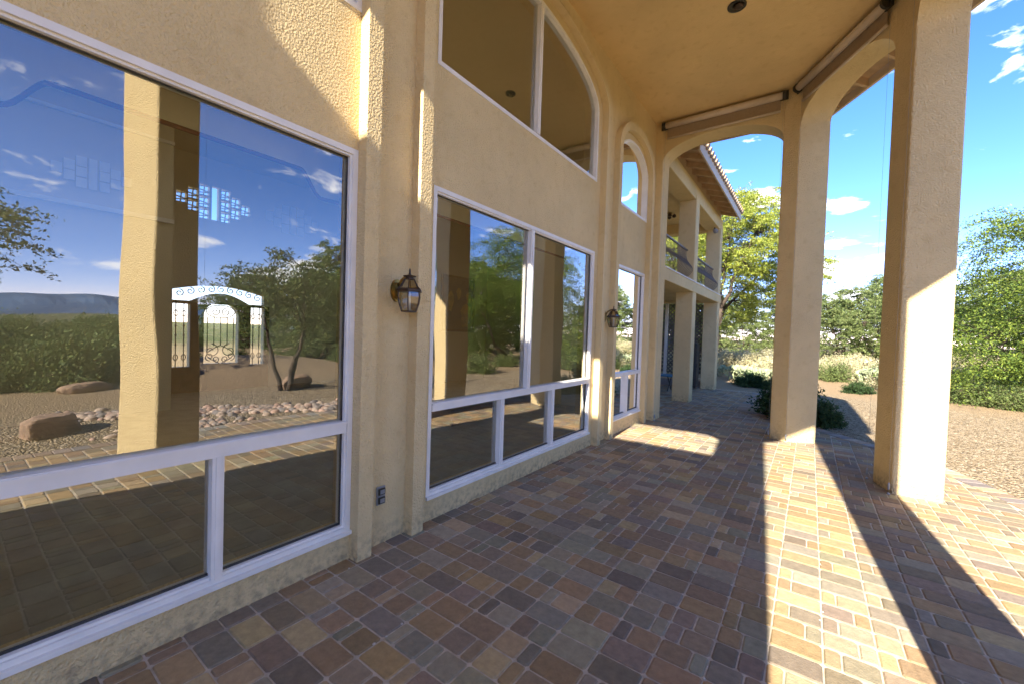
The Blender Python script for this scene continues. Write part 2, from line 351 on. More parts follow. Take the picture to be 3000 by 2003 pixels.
# paving -----------------------------------------------------------
patio = [(-2.85, -1.6), (2.1, -1.6), (2.12, 5.2), (1.95, 6.3), (1.53, 7.6), (0.86, 8.66), (0.2, 9.45), (-0.63, 10.2), (-1.18, 10.74), (-1.22, 14.72), (-5.8, 14.72), (-5.8, 8.5), (-2.85, 8.5)]
def inside(x, y, poly):
    c = False; n = len(poly)
    for i in range(n):
        x0, y0 = poly[i]; x1, y1 = poly[(i+1) % n]
        if (y0 > y) != (y1 > y) and x < (x1-x0)*(y-y0)/(y1-y0)+x0: c = not c
    return c
pv, pf, pc = [], [], []
PC = [((.290,.210,.140), 6), ((.345,.240,.145), 4), ((.265,.205,.160), 4), ((.235,.205,.175), 3), ((.265,.245,.200), 4), ((.205,.170,.145), 2), ((.39,.30,.20), 3), ((.32,.28,.22), 2)]
PCW = [w for _, w in PC]
def paver(x0, x1, y0, y1):
    g = .0030; x0 += g; x1 -= g; y0 += g; y1 -= g
    dz = random.uniform(-.0012, .0012)
    base = np.array(random.choices(PC, PCW)[0][0])*random.uniform(.86, 1.14)*np.array([1.02, random.uniform(.93, 1.02), random.uniform(.72, .86)])
    def ring(inset, cut, z):
        a, b, c, d = x0+inset, x1-inset, y0+inset, y1-inset
        j = lambda: random.uniform(-.0012, .0012)
        return [(a+cut+j(), c+j(), z), (b-cut+j(), c+j(), z), (b+j(), c+cut+j(), z), (b+j(), d-cut+j(), z), (b-cut+j(), d+j(), z), (a+cut+j(), d+j(), z), (a+j(), d-cut+j(), z), (a+j(), c+cut+j(), z)]
    o = len(pv); t = ring(.0075, .008, dz); lo = ring(0, .011, dz-.007); bt = ring(0, .014, -.016)
    pv.extend(t+lo+bt)
    q = [(0, 1, 2, 3), (0, 3, 4, 7), (4, 5, 6, 7)]
    for i in range(8): q.append((8+i, 8+(i+1) % 8, (i+1) % 8, i)); q.append((16+i, 16+(i+1) % 8, 8+(i+1) % 8, 8+i))
    for f in q: pf.append([k+o for k in f]); pc.append(base)
CW, RH = .2308, .1545
i0 = -26
for i in range(i0, 16):
    X0 = -.808+CW*i; j = 0; y = -1.6 + (0 if i % 2 else 0)
    while y < 14.75:
        xc, yc = X0+CW/2, y+RH/2
        ok = all(inside(px, py, patio) for px, py in ((X0+.03, y+.02), (X0+CW-.03, y+.02), (X0+.03, y+RH-.02), (X0+CW-.03, y+RH-.02)))
        if xc < -2.7 and yc < 8.6: ok = False
        if ok:
            t = random.random()
            if t < .46: paver(X0, X0+CW, y, y+RH)
            elif t < .70: paver(X0, X0+RH, y, y+RH); paver(X0+RH, X0+CW, y, y+RH)
            elif t < .94: paver(X0, X0+CW-RH, y, y+RH); paver(X0+CW-RH, X0+CW, y, y+RH)
            else: paver(X0, X0+CW/2, y, y+RH); paver(X0+CW/2, X0+CW, y, y+RH)
        y += RH
pav = raw_mesh('patio_paving', np.array(pv), np.array(pf), M_PAV, np.array(pc)); tag(pav, 'tumbled brown and grey concrete pavers of the patio', 'paving', kind='structure')
# sand bed and edge course
def offset(poly, d):
    out = []; n = len(poly)
    for i in range(n):
        p = Vector(poly[i]); a = (p-Vector(poly[i-1])).normalized(); b = (Vector(poly[(i+1) % n])-p).normalized()
        na = Vector((a.y, -a.x)); nb = Vector((b.y, -b.x)); q = p+(na+nb)*d/max(.3, 1+na.dot(nb)); out.append((q.x, q.y))
    return out
M_SAND = mat('joint sand', (.47, .40, .30), .95, var=.2, vscale=20, bump=.4, bscale=200, bdist=.003)
sb = MB(); sb.sheet(offset(patio, .02), [], lambda u, v, d: (u, v, d), -.03, -.0060)
o = obj('patio_sand_bed', sb, M_SAND); tag(o, 'pale sand in the joints between the patio pavers', 'paving', kind='structure')
pv, pf, pc = [], [], []
ed = MB()
edge = [(2.1, -1.6), (2.12, 5.2), (1.95, 6.3), (1.53, 7.6), (0.86, 8.66), (0.2, 9.45), (-0.63, 10.2), (-1.18, 10.74), (-1.22, 14.72)]
pts = []
for a, b in zip(edge, edge[1:]):
    L = math.dist(a, b); k = max(1, int(L/.02))
    pts += [(a[0]+(b[0]-a[0])*t/k, a[1]+(b[1]-a[1])*t/k, a, b) for t in range(k)]
step = 8
for i in range(0, len(pts)-step, step):
    a = Vector(pts[i][:2]); b = Vector(pts[i+step][:2]); d = (b-a).normalized(); nrm = Vector((d.y, -d.x))
    a2 = a+d*.004; b2 = b-d*.004; o = len(pv); base = np.array(random.choices(PC, PCW)[0][0])*random.uniform(.85, 1.2)
    w0, w1 = -.15, .07
    for z, ins in ((.001, .006), (-.006, 0), (-.05, 0)):
        for p, w in ((a2, w0), (b2, w0), (b2, w1), (a2, w1)):
            q = p+nrm*(w+(ins if w == w0 else -ins)); q += d*(ins if p is a2 else -ins); pv.append((q.x, q.y, z+.006))
    pf.append([o, o+1, o+2, o+3]); pc.append(base)
    for l in (0, 4):
        for k in range(4): pf.append([o+l+4+k, o+l+4+(k+1) % 4, o+l+(k+1) % 4, o+l+k]); pc.append(base)
o = raw_mesh('patio_border', np.array(pv), np.array(pf), M_PAV, np.array(pc)); tag(o, 'single row of pavers edging the patio against the gravel', 'paving', kind='structure')

# ------------------------------------------------------------------ house
house = empty('house', (-2.54, YC, 0)); tag(house, 'tan stucco two storey house with tall windows and an arched covered porch', 'house')
XW = -2.54; ZC = 5.65
def arc(y0, y1, zs, zc, n=28):
    c = (y0+y1)/2; h = (y1-y0)/2
    return [(c+h*math.cos(math.pi*k/n), zs+(zc-zs)*math.sin(math.pi*k/n)) for k in range(n+1)]   # from y1 to y0
def arched(y0, y1, z0, zs, zc): return [(y0, z0), (y1, z0)]+arc(y0, y1, zs, zc)
def rect(y0, y1, z0, z1): return [(y0, z0), (y1, z0), (y1, z1), (y0, z1)]
W1 = (.055, 1.655, .19, 2.80); W2 = (2.35, 5.445, .20, 2.785); W3 = (6.22, 7.63, .235, 2.755)
U1 = (.10, 1.655, 3.72, 4.45, 4.88); Uw2 = (2.355, 5.435, 3.765, 4.74, 5.27); U3 = (6.235, 7.63, 3.70, 4.45, 4.88)
fx = lambda u, v, d: (d, u, v)
wl = MB(); wl.sheet(rect(-.55, 8.3, -.05, 6.0), [rect(*W1), rect(*W2), rect(*W3), arched(*U1), arched(*Uw2), arched(*U3)], fx, XW, XW-.22)
obj('wall', wl, M_ST, house)
wl = MB(); wl.box(-2.76, -2.54, -6, -.552, -.05, 6.0); obj('wall', wl, M_ST, house)
def surround(y0, y1, w, zs, zc0, zc1):
    out = [(y0, -.05)]+[(y0+w, -.05)]+arc(y0+w, y1-w, zs, zc0)[::-1]+[(y1-w, -.05), (y1, -.05)]+arc(y0, y1, zs, zc1)
    return out
for a in ((-.20, 1.77, .115, 4.52, 4.97, 5.10), (2.13, 5.67, .115, 4.80, 5.37, 5.50), (6.03, 7.745, .115, 4.52, 4.97, 5.10)):
    s_ = MB(); s_.sheet(surround(*a), [], fx, XW-.02, -2.445); obj('window_surround', s_, M_ST, house, bevel=.028)
# windows
def window(Y0, Y1, Z0, Z1, rails=(), mull=(), archp=None, top=None, glassx=-2.588, fw=.038):
    f = MB(); g = MB(); xo = -2.536; xi = -2.63
    if archp is None:
        f.sheet(rect(Y0+.001, Y1-.001, Z0+.001, Z1-.001), [rect(Y0+fw, Y1-fw, Z0+fw, Z1-fw)], fx, xo, xi)
        f.box(xo, xo+.022, Y0-.004, Y1+.004, Z0-.012, Z0+.012)     # sill lip
        f.sheet(rect(Y0+fw, Y1-fw, Z0+fw, Z1-fw), [rect(Y0+fw+.014, Y1-fw-.014, Z0+fw+.014, Z1-fw-.014)], fx, xo-.015, xi-.002)
    else:
        zs, zc = archp
        f.sheet(arched(Y0+.001, Y1-.001, Z0+.001, zs, zc-.001), [arched(Y0+fw, Y1-fw, Z0+fw, zs, zc-fw)], fx, xo, xi)
    for (ya, yb, z, w) in rails:
        f.box(xi+.003, xo+.004, ya, yb, z-w/2, z+w/2); f.box(xo+.004, xo+.012, ya, yb, z+w/2-.018, z+w/2-.004)
    for (y, za, zb, w) in mull:
        f.box(xi+.005, xo+.002, y-w/2, y+w/2, za, zb); f.box(xo+.002, xo+.010, y-w*.22, y+w*.22, za, zb)
    o = obj('window', f, M_FR, house)
    if archp is None: g.add([(glassx, Y0+.02, Z0+.02), (glassx, Y1-.02, Z0+.02), (glassx, Y1-.02, Z1-.02), (glassx, Y0+.02, Z1-.02)], [(0, 1, 2, 3)])
    else:
        P = arched(Y0+.02, Y1-.02, Z0+.02, archp[0], archp[1]-.02); g.add([(glassx, y, z) for y, z in P], [tuple(range(len(P)))])
    obj('pane', g, M_GL, o)
    if archp is None:
        k = MB(); k.sheet(rect(Y0+fw+.012, Y1-fw-.012, Z0+fw+.012, Z1-fw-.012), [rect(Y0+fw+.022, Y1-fw-.020, Z0+fw+.026, Z1-fw-.020)], fx, glassx+.003, glassx+.012); obj('gasket', k, M_IRON, o)
    # black rubber gasket line and corner catches
    return o
w = window(*W1, rails=[(.09, 1.61, .925, .078)], mull=[(.862, .225, .89, .055)])
window(*W2, rails=[(2.395, 5.40, .955, .07)], mull=[(3.84, .99, 2.74, .062), (3.372, .245, .92, .062), (4.40, .245, .92, .062)])
window(*W3, rails=[(6.265, 7.585, .965, .06)], mull=[(6.94, .28, .935, .05)])
window(*U1[:3], 0, archp=U1[3:]); window(*Uw2[:3], 0, archp=Uw2[3:], mull=[(3.885, 3.81, 5.235, .055)]); window(*U3[:3], 0, archp=U3[3:])
# columns ---------------------------------------------------------
B = [(-.49, 8.03), (-.26, 7.90), (.13, 8.125), (-.06, 8.45), (-.49, 8.45)]
Cc = [(.655, 6.43), (.77, 6.0), (1.17, 6.0), (1.17, 6.44), (1.045, 6.655)]
D = [myr(p) for p in Cc]; E_ = [myr(p) for p in B]
for P in (B, Cc, D, E_):
    c = MB(); c.prism(fillet(P, .022), -.05, ZC+.01); obj('column', c, M_ST, house, smooth=False)
for P in ([(-2.56, 8.02), (-2.40, 8.02), (-2.40, 8.45), (-2.56, 8.45)], [(-2.56, -.22), (-2.475, -.22), (-2.475, -.65), (-2.56, -.65)]):
    c = MB(); c.prism(fillet(P, .022), -.05, ZC+.01); obj('column', c, M_ST, house)
def beam(p0, p1, th, zs, zc, ends=.0):
    p0 = Vector(p0); p1 = Vector(p1); L = (p1-p0).length; d = (p1-p0)/L; n = Vector((d.y, -d.x))
    if n.dot(Vector(((p0.x+p1.x)/2+1.0, (p0.y+p1.y)/2-YC))) < 0: n = -n
    poly = [(0, zs)]+[(u, z) for u, z in arc(.0, L, zs, zc)][::-1][1:-1]+[(L, zs), (L+ends, zs), (L+ends, ZC+.008), (-ends, ZC+.008), (-ends, zs)]
    # outline: start p0 spring, follow arch to p1 spring, up and back
    poly = [(-ends, zs)]+[(u, z) for u, z in arc(.0, L, zs, zc)][::-1]+[(L+ends, zs), (L+ends, ZC+.008), (-ends, ZC+.008)]
    b = MB(); b.sheet(poly, [], lambda u, v, t: (p0.x+d.x*u+n.x*t, p0.y+d.y*u+n.y*t, v), 0, th)
    obj('arch', b, M_ST, house, bevel=.02)
beam((-2.40, 8.035), (-.49, 8.035), .41, 4.94, 5.30, .02)
beam((-.258, 7.897), (.657, 6.428), .445, 4.99, 5.40, .02)
beam((.773, 6.0), (.773, 1.8), .394, 4.95, 5.42, .02)
beam(myr((-.258, 7.897)), myr((.657, 6.428)), .445, 4.99, 5.40, .02)
beam((-2.475, -.235), (-.49, -.235), .41, 4.94, 5.30, .02)
# ceiling
ce = MB(); CP = [(-2.56, 8.2), (-.3, 8.2), (.2, 8.05), (.95, 6.5), (1.0, 6.0), (1.0, 1.8), (.95, 1.3), (.2, -.25), (-.3, -.4), (-2.56, -.4)]
ce.prism(CP, ZC, ZC+.06); obj('ceiling', ce, M_STC, house)
for (x, y) in ((-.882, 5.652), (-.882, 2.148)):
    r_ = MB(); r_.lathe([(.105, 0), (.105, -.008), (.078, -.012), (.075, .0), (.07, .05)], (x, y, ZC-.001), 24)
    c_ = obj('recessed_light', r_, M_DARK, house, smooth=True)
    r_ = MB(); r_.lathe([(.06, -.004), (.045, -.022), (.02, -.026)], (x+.02, y, ZC-.008), 18); obj('bulb', r_, M_BRONZE, c_, smooth=True)
# roof with open eaves -------------------------------------------
EAV = []
inner = [(-2.6, 8.03), (-.375, 8.03), (.71, 6.25), (.77, 1.55), (-.375, -.23), (-2.6, -.23)]
def off_line(poly, d):
    out = []
    for i in range(len(poly)):
        if i == 0: a = b = Vector(poly[1])-Vector(poly[0])
        elif i == len(poly)-1: a = b = Vector(poly[-1])-Vector(poly[-2])
        else: a = Vector(poly[i])-Vector(poly[i-1]); b = Vector(poly[i+1])-Vector(poly[i])
        a.normalize(); b.normalize(); na = Vector((-a.y, a.x)); nb = Vector((-b.y, b.x))
        q = Vector(poly[i])+(na+nb)*d/(1+na.dot(nb)); out.append((q.x, q.y))
    return out
e0 = off_line(inner, .30); e1 = off_line(inner, .92)
# clip back to house: roof sheathing sloping down to the eave
rf = MB(); n = len(e0)
ridge = [(-4.4, 6.2), (-3.9, 5.6), (-3.6, 5.0), (-3.6, 2.8), (-3.9, 2.2), (-4.4, 1.6)]
v = [(x, y, 5.61) for x, y in e1]+[(x, y, 7.6) for x, y in ridge]+[(x, y, 5.68) for x, y in e1]+[(x, y, 7.67) for x, y in ridge]
f = []
for i in range(n-1):
    f.append((i, i+1, n+i+1, n+i)); f.append((2*n+i, 3*n+i, 3*n+i+1, 2*n+i+1))
    f.append((i, 2*n+i, 2*n+i+1, i+1))
rf.add(v, f)
FILL_SLOTS = [(1.6+2.0*k, 2.5+2.0*k) for k in range(3)]  # unseen openings in roof and ceiling, added to brighten the interior
rf.sheet([(-13, -.9), (-2.2, -.9), (-2.2, 9.0), (-13, 9.0)], [[(-8.2, a), (-4.8, a), (-4.8, b), (-8.2, b)] for a, b in FILL_SLOTS], lambda u, v, d: (u, v, d), 6.02, 6.3)
roof = obj('roof', rf, M_TRIM, house)
fa = MB()
for a, b in zip(e1, e1[1:]): fa.bar((a[0], a[1], 5.575), (b[0], b[1], 5.575), .04, .17)
obj('fascia', fa, M_FASC, roof)
ra = MB()
for a, b, a0, b0 in zip(e1, e1[1:], e0, e0[1:]):
    L = math.dist(a, b); k = max(2, int(L/.6))
    for t in range(k+1):
        t = (t+.3)/(k+.6)
        p = Vector(a)*(1-t)+Vector(b)*t; dn = Vector((-(Vector(b)-Vector(a)).y, (Vector(b)-Vector(a)).x)).normalized()
        q = p-dn*.75
        ra = MB(); ra.bar((p.x, p.y, 5.555), (q.x, q.y, 5.80), .05, .11); obj('rafter_tail', ra, M_TRIM, roof)
ti = MB()
for a, b in zip(e1, e1[1:]):
    L = math.dist(a, b); k = int(L/.24)
    for t in range(k):
        p = Vector(a).lerp(Vector(b), (t+.5)/k); dn = Vector((-(Vector(b)-Vector(a)).y, (Vector(b)-Vector(a)).x)).normalized()
        q = p-dn*1.4; p = p+dn*.05
        ti.tube([(p.x, p.y, 5.72), (q.x, q.y, 6.20)], .085, 8)
obj('roof_tiles', ti, M_TILE, roof)

# the wing behind the photographer: closes the near end of the porch
wg = MB(); wg.box(-9, -.12, -9, -4.0, -.05, 6.47); obj('wing_wall', wg, M_ST, house)

# ------------------------------------------------------------------ interior
it = MB()
it.box(-12.5, -2.76, -.9, 11.8, -.05, .0); obj('interior_floor', it, M_CARP, house)
it = MB(); it.sheet([(-12.5, -.9), (-2.76, -.9), (-2.76, 8.4), (-12.5, 8.4)], [[(-8.2, a), (-4.8, a), (-4.8, b), (-8.2, b)] for a, b in FILL_SLOTS], lambda u, v, d: (u, v, d), 5.42, 5.5); it.box(-12.5, -5.85, 8.4, 12.0, 5.42, 5.5); obj('interior_ceiling', it, M_WINC, house)
for a_, b_ in FILL_SLOTS:
    q = MB(); q.sheet([(-8.26, a_-.06), (-4.74, a_-.06), (-4.74, b_+.06), (-8.26, b_+.06)], [[(-8.19, a_+.01), (-4.81, a_+.01), (-4.81, b_-.01), (-8.19, b_-.01)]], lambda u, v, d: (u, v, d), 5.505, 6.34); obj('added_fill_shaft', q, M_FR, house)  # walls lining the added daylight openings, out of view
for bb in ((-12.5, -2.76, -1.0, -.9, 0, 5.42), (-12.5, -5.9, 11.8, 11.9, 0, 5.42), (-5.9, -5.8, 8.3, 14.7, 0, 6), (-5.9, -2.76, 8.3, 8.42, 0, 6.0), (-9.55, -9.4, -.9, 2.43, 0, 5.42)):
    it = MB(); it.box(*bb)
    obj('interior_wall', it, M_WIN, house)
for nm, z in (('cornice', 4.9),):
    it = MB(); it.box(-9.399, -9.33, -.9, 2.43, 3.35, 3.42); it.box(-9.399, -9.35, -.9, 2.43, 4.75, 4.80); obj('cornice', it, M_CREAM, house)
BX = -11.5
sc = lambda y: y*BX/-10.2
zc_ = lambda z: CH+(z-CH)*BX/-10.2
dy0, dy1 = sc(2.634), sc(4.315)
# back wall with entry door glazing and stepped glass block openings
holes = []
side_l = (sc(2.634), sc(2.923), zc_(.70), zc_(1.965)); side_r = (sc(4.036), sc(4.32), zc_(.70), zc_(1.965)); dglass = (sc(3.157), sc(3.80), zc_(.75), 0)
holes.append(rect(*side_l)); holes.append(rect(*side_r))
holes.append([(sc(3.157), zc_(.75)), (sc(3.80), zc_(.75)), (sc(3.80), zc_(1.75))]+arc(sc(3.157), sc(3.80), zc_(1.75), zc_(2.03))[1:-1]+[(sc(3.157), zc_(1.75))])
tr = [(dy0, zc_(2.03)), (dy0+.35, zc_(2.03))]+[(dy0+.35+(dy1-dy0-.7)*t/12, zc_(2.03)+.22*math.sin(math.pi*t/12)) for t in range(1, 12)]+[(dy1-.35, zc_(2.03)), (dy1, zc_(2.03)), (dy1, zc_(2.24))]+[(dy1+(dy0-dy1)*t/12, zc_(2.24)+.16*math.sin(math.pi*t/12)) for t in range(1, 12)]+[(dy0, zc_(2.24))]
holes.append(tr)
blocks = []
def cluster(yc, zc, s):
    pat = [(-3, 0), (-2, .5), (-2, -.5), (-1, 1), (-1, 0), (-1, -1), (0, 0), (1, 1), (1, 0), (1, -1), (2, .5), (2, -.5), (3, 0)]
    return [(yc+a*s*.8, zc+b*s, s*(.56 if a == 0 else .72), s*(2.9 if a == 0 else .9)) for a, b in pat]
cl = [cluster(sc(3.34), zc_(4.09), .27)]
relief = MB()
for (y, z, w_, h_) in cluster(sc(4.93), zc_(4.1), .25): relief.box(BX+.001, BX+.03, y-w_/2, y+w_/2, z-h_/2, z+h_/2)
obj('wall_relief', relief, M_CREAM, house)
relief = MB()
for (y, z, w_, h_) in cluster(1.40, 3.90, .165): relief.box(-9.399, -9.37, y-w_/2, y+w_/2, z-h_/2, z+h_/2)
obj('wall_relief', relief, M_CREAM, house)
for L in cl:
    for (y, z, w_, h_) in L: holes.append(rect(y-w_/2, y+w_/2, z-h_/2, z+h_/2))
bw = MB(); bw.sheet(rect(-.9, 11.8, 0, 5.42), holes, fx, BX, BX-.15); obj('interior_back_wall', bw, M_WIN, house)
for L in cl:
    gb = MB()
    for (y, z, w_, h_) in L:
        if h_ > w_*3: continue
        for k in range(3):
            t = .2+.3*k
            gb.bar((BX-.05, y-w_/2, z-h_/2+h_*t), (BX-.05, y+w_/2, z-h_/2+h_*(t+.12*(-1)**k)), .02, .035, up=(1, 0, 0))
        gb.bar((BX-.05, y-.01, z-h_/2), (BX-.05, y+.01, z+h_/2), .02, .03, up=(1, 0, 0))
    obj('glass_block_window', gb, M_CREAM, house)
# door leaf
dl = MB()
x_ = BX+.003
dl.sheet([(dy0-.12, 0), (dy1+.12, 0), (dy1+.12, zc_(2.0)), (dy0-.12, zc_(2.0))], [rect(*side_l), rect(*side_r), holes[2]], fx, x_, x_+.04)
door = obj('entry_door', dl, M_WOOD, house)
def scroll(cy, cz, r, a0, turns, dirn=1, n=22):
    P = []
    for k in range(n+1):
        t = k/n; a = a0+dirn*turns*2*math.pi*t; rr = r*(1-.78*t); P.append((BX-.03, cy+rr*math.cos(a), cz+rr*math.sin(a)))
    return P
ir = MB(); IR = .011
for (a, b, z0, z1) in (side_l, side_r):
    for k in (.25, .7):
        y = a+(b-a)*k; ir.tube([(BX-.03, y, z0), (BX-.03, y, z1)], IR, 5)
        for zz_ in (z0+.22, z1-.22): ir.tube([(BX-.03, y+.04*math.sin(2*math.pi*t/10), zz_+.07*math.cos(2*math.pi*t/10)) for t in range(11)], IR*.8, 5)
        for zz_ in (.35, .5, .65): ir.lathe([(.004, -.04), (.022, 0), (.004, .04)], (BX-.03, y, z0+(z1-z0)*zz_), 6)
a, b = sc(3.157), sc(3.80); cm = (a+b)/2; zb = zc_(.75); hw = (b-a)/2
for k in (-.75, -.38, 0, .38, .75): ir.tube([(BX-.03, cm+k*hw, zc_(1.12) if abs(k) < .7 else zc_(.95)), (BX-.03, cm+k*hw, zc_(1.72))], IR, 5)
for s_ in (-1, 1):
    da = 0 if s_ > 0 else math.pi
    ir.tube(scroll(cm+s_*.11, zc_(1.83), .10, math.pi/2, 1.3, s_), IR, 5)
    ir.tube(scroll(cm+s_*.19, zb+.30, .17, math.pi/2, 1.2, s_), IR, 5)
    ir.tube(scroll(cm+s_*.22, zb+.16, .10, -math.pi/2, 1.2, s_), IR, 5)
    ir.tube(scroll(cm+s_*.10, zb+.10, .08, -math.pi/2, 1.2, -s_), IR, 5)
    ir.tube([(BX-.03, cm+s_*(.02+.26*math.sin(math.pi*t/10)), zb+.42+.0*t-.42*t/10) for t in range(11)], IR, 5)
ir.tube([(BX-.03, cm+.30*math.cos(math.pi*2*t/20), zc_(1.84)+.15*math.sin(math.pi*2*t/20)) for t in range(21)], IR, 5)
for t in range(9):
    s_ = -1 if t < 4 else 1
    yy = dy0+.14+t*(dy1-dy0-.28)/8; zz_ = zc_(2.14)+.19*math.sin(math.pi*(yy-dy0)/(dy1-dy0))
    ir.tube(scroll(yy, zz_, .085, math.pi/2, 1.25, s_), IR, 5)
obj('iron_scrollwork', ir, M_IRON, door)
# cove valances with red edge, just inside the glass
def valance(ya, yb, drop=.14):
    pts = [(ya, 2.93), (ya, 2.57), (ya+.14, 2.565)]
    for k in range(9): t = k/8; pts.append((ya+.14+.16*t, 2.565+.17*(3*t*t-2*t**3)))
    for k in range(9): t = k/8; pts.append((yb-.30+.16*t, 2.735-.17*(3*t*t-2*t**3)))
    pts += [(yb, 2.57), (yb, 2.93)]
    m_ = MB(); m_.sheet(pts[::-1], [], fx, -3.0, -3.03)
    v_ = obj('valance', m_, M_CREAM, house)
    e_ = MB(); e_.tube([(-3.015, y, z-.008) for y, z in pts[1:-1]], .016, 6); obj('valance_trim', e_, M_RED, v_, smooth=True)
valance(.0, 1.80); valance(2.50, 5.72); valance(6.3, 7.7)
# interior can lights
for (px, py) in ():
    pass
for (x, y) in ((-3.9, 3.3), (-4.6, 7.0), (-6.0, 4.6)):
    r_ = MB(); r_.lathe([(.10, 0), (.10, -.01), (.075, -.012), (.07, .0)], (x, y, 5.42), 20); obj('recessed_light', r_, M_WOOD, house, smooth=True)
# interior furniture seen dimly through the glass
t = empty('hearth_bench', (-5.6, 5.9, 0)); tag(t, 'long low wooden hearth platform inside the house behind the large window', 'bench')
b_ = MB(); b_.box(-6.4, -4.8, 5.0, 7.4, 0.0, .30); obj('plinth', b_, M_WOOD, t, bevel=.01)
b_ = MB(); b_.box(-6.45, -4.75, 4.95, 7.45, .302, .36); obj('top', b_, M_CARP, t, bevel=.01)
t = empty('painting', (-9.0, 9.5, 1.6)); tag(t, 'dark framed painting with yellow shapes hanging inside behind the large window', 'painting')
it = MB(); it.box(-9.3, -9.1, 8.2, 11.0, 0, 5.42); obj('interior_wall', it, M_WIN, house)
b_ = MB(); b_.box(-9.095, -9.05, 8.85, 10.25, 1.62, 3.25); obj('canvas', b_, M_IRONB, t)
b_ = MB(); b_.sheet(rect(8.8, 10.3, 1.57, 3.3), [rect(8.87, 10.23, 1.64, 3.23)], fx, -9.09, -9.03); obj('frame', b_, M_WOOD, t)
M_YEL = mat('yellow paint', (.55, .40, .10), .7, var=.3, vscale=6)
b_ = MB()
for (y, z, ry, rz_) in ((9.2, 2.5, .13, .32), (9.9, 2.1, .22, .38), (9.55, 2.75, .1, .2), (10.0, 2.65, .12, .18), (9.8, 1.9, .12, .2)):
    b_.add([(-9.045, y+ry*math.cos(2*math.pi*k/9)*(1+.3*math.sin(k*2.1)), z+rz_*math.sin(2*math.pi*k/9)) for k in range(9)], [tuple(range(9))])
obj('painted_shapes', b_, M_YEL, t)

# ------------------------------------------------------------------ far wing with balcony (part of the same house)
def colm(x0, x1, y0, y1, z0, z1):
    c = MB(); c.prism(fillet([(x0, y0), (x1, y0), (x1, y1), (x0, y1)], .025), z0, z1); obj('column', c, M_ST, house)
for (y0, y1) in ((11.0, 11.36), (14.38, 14.76)):
    colm(-2.84, -2.42, y0, y1, -.05, 2.76); colm(-2.84, -2.42, y0, y1, 3.0, 5.2)
for (x0, x1) in ((-5.9, -5.5),):
    colm(x0, x1, 14.38, 14.76, -.05, 5.2)
b_ = MB(); b_.box(-2.85, -2.40, 8.42, 14.78, 2.75, 3.0); b_.box(-5.9, -2.85, 14.36, 14.78, 2.75, 3.0); b_.box(-5.9, -2.85, 8.42, 14.36, 2.84, 2.985)
obj('balcony_slab', b_, M_ST, house, bevel=.015)
b_ = MB(); b_.box(-2.86, -2.385, 8.42, 14.80, 3.002, 3.02); obj('balcony_coping', b_, M_FR, house)
b_ = MB(); b_.box(-2.86, -2.44, 8.42, 14.78, 5.06, 5.42); obj('beam', b_, M_ST, house, bevel=.02)
b_ = MB(); b_.box(-5.9, -2.86, 14.36, 14.78, 5.06, 5.42); obj('beam', b_, M_STC, house, bevel=.02)
b_ = MB(); b_.box(-5.9, -2.86, 8.42, 14.36, 5.36, 5.42); obj('balcony_ceiling', b_, M_STC, house)
# wing roof
XE, ZE, YE = -1.98, 5.56, 14.95
rf = MB(); sl_ = .32
v = [(XE, 8.9, ZE), (XE, YE, ZE), (-6.2, YE+.0, ZE+sl_*4.2), (-6.2, 8.9, ZE+sl_*4.2)]
rf.add(v+[(x, y, z+.05) for x, y, z in v], [(0, 1, 2, 3), (7, 6, 5, 4), (0, 4, 5, 1), (1, 5, 6, 2), (2, 6, 7, 3), (3, 7, 4, 0)])
wr = obj('roof', rf, M_TRIM, house)
fb = MB(); fb.box(XE, XE+.035, 8.9, YE, ZE-.17, ZE+.06); obj('fascia', fb, M_FASC, wr)
ra = MB(); y = 9.1
while y < YE-.05:
    ra = MB(); ra.bar((XE-.001, y, ZE-.05), (-2.95, y, ZE-.05+sl_*.95), .06, .13); obj('rafter_tail', ra, M_TRIM, wr); y += .56
M_SOF = mat('eave blocking', (.45, .33, .2), .8)
fb = MB(); fb.box(-2.52, -2.50, 8.9, YE-.1, 5.42, 5.72); obj('eave_blocking', fb, M_SOF, wr)
ti = MB(); y = 9.0
while y < YE:
    ti.tube([(XE+.09, y, ZE+.085), (-2.6, y, ZE+.085+sl_*.69), (-4.2, y, ZE+.085+sl_*2.29)], .075, 8); y += .235
obj('roof_tiles', ti, M_TILE, wr)
t = empty('ceiling_lamp', (-3.6, 12.9, 5.36)); tag(t, 'small brass flush lamp under the balcony ceiling of the far wing', 'lamp')
b_ = MB(); b_.lathe([(.07, 0), (.07, -.03), (.02, -.04), (.02, -.10)], (-3.6, 12.9, 5.36), 12); obj('mount', b_, M_BRASS, t)
for k in range(4):
    a = k*math.pi/2+.3; b_ = MB(); c0 = (-3.6+.13*math.cos(a), 12.9+.13*math.sin(a), 5.27)
    b_.lathe([(.02, .05), (.05, .02), (.06, -.03), (.03, -.06)], c0, 10); b_.tube([(-3.6, 12.9, 5.27), c0], .01, 5); obj('shade', b_, M_BRONZE, t, smooth=True)
t = empty('floodlight', (-2.44, 14.1, 5.02)); tag(t, 'small grey floodlight under the beam near the farthest balcony column', 'floodlight')
b_ = MB(); b_.tube([(-2.55, 14.1, 5.06), (-2.55, 14.1, 5.0)], .02, 8); obj('bracket', b_, M_DARK, t)
b_ = MB(); b_.tube([(-2.58, 14.16, 5.0), (-2.52, 14.02, 4.94), (-2.49, 13.93, 4.91)], [.035, .055, .075], 12); obj('head', b_, M_GREY, t, smooth=True)
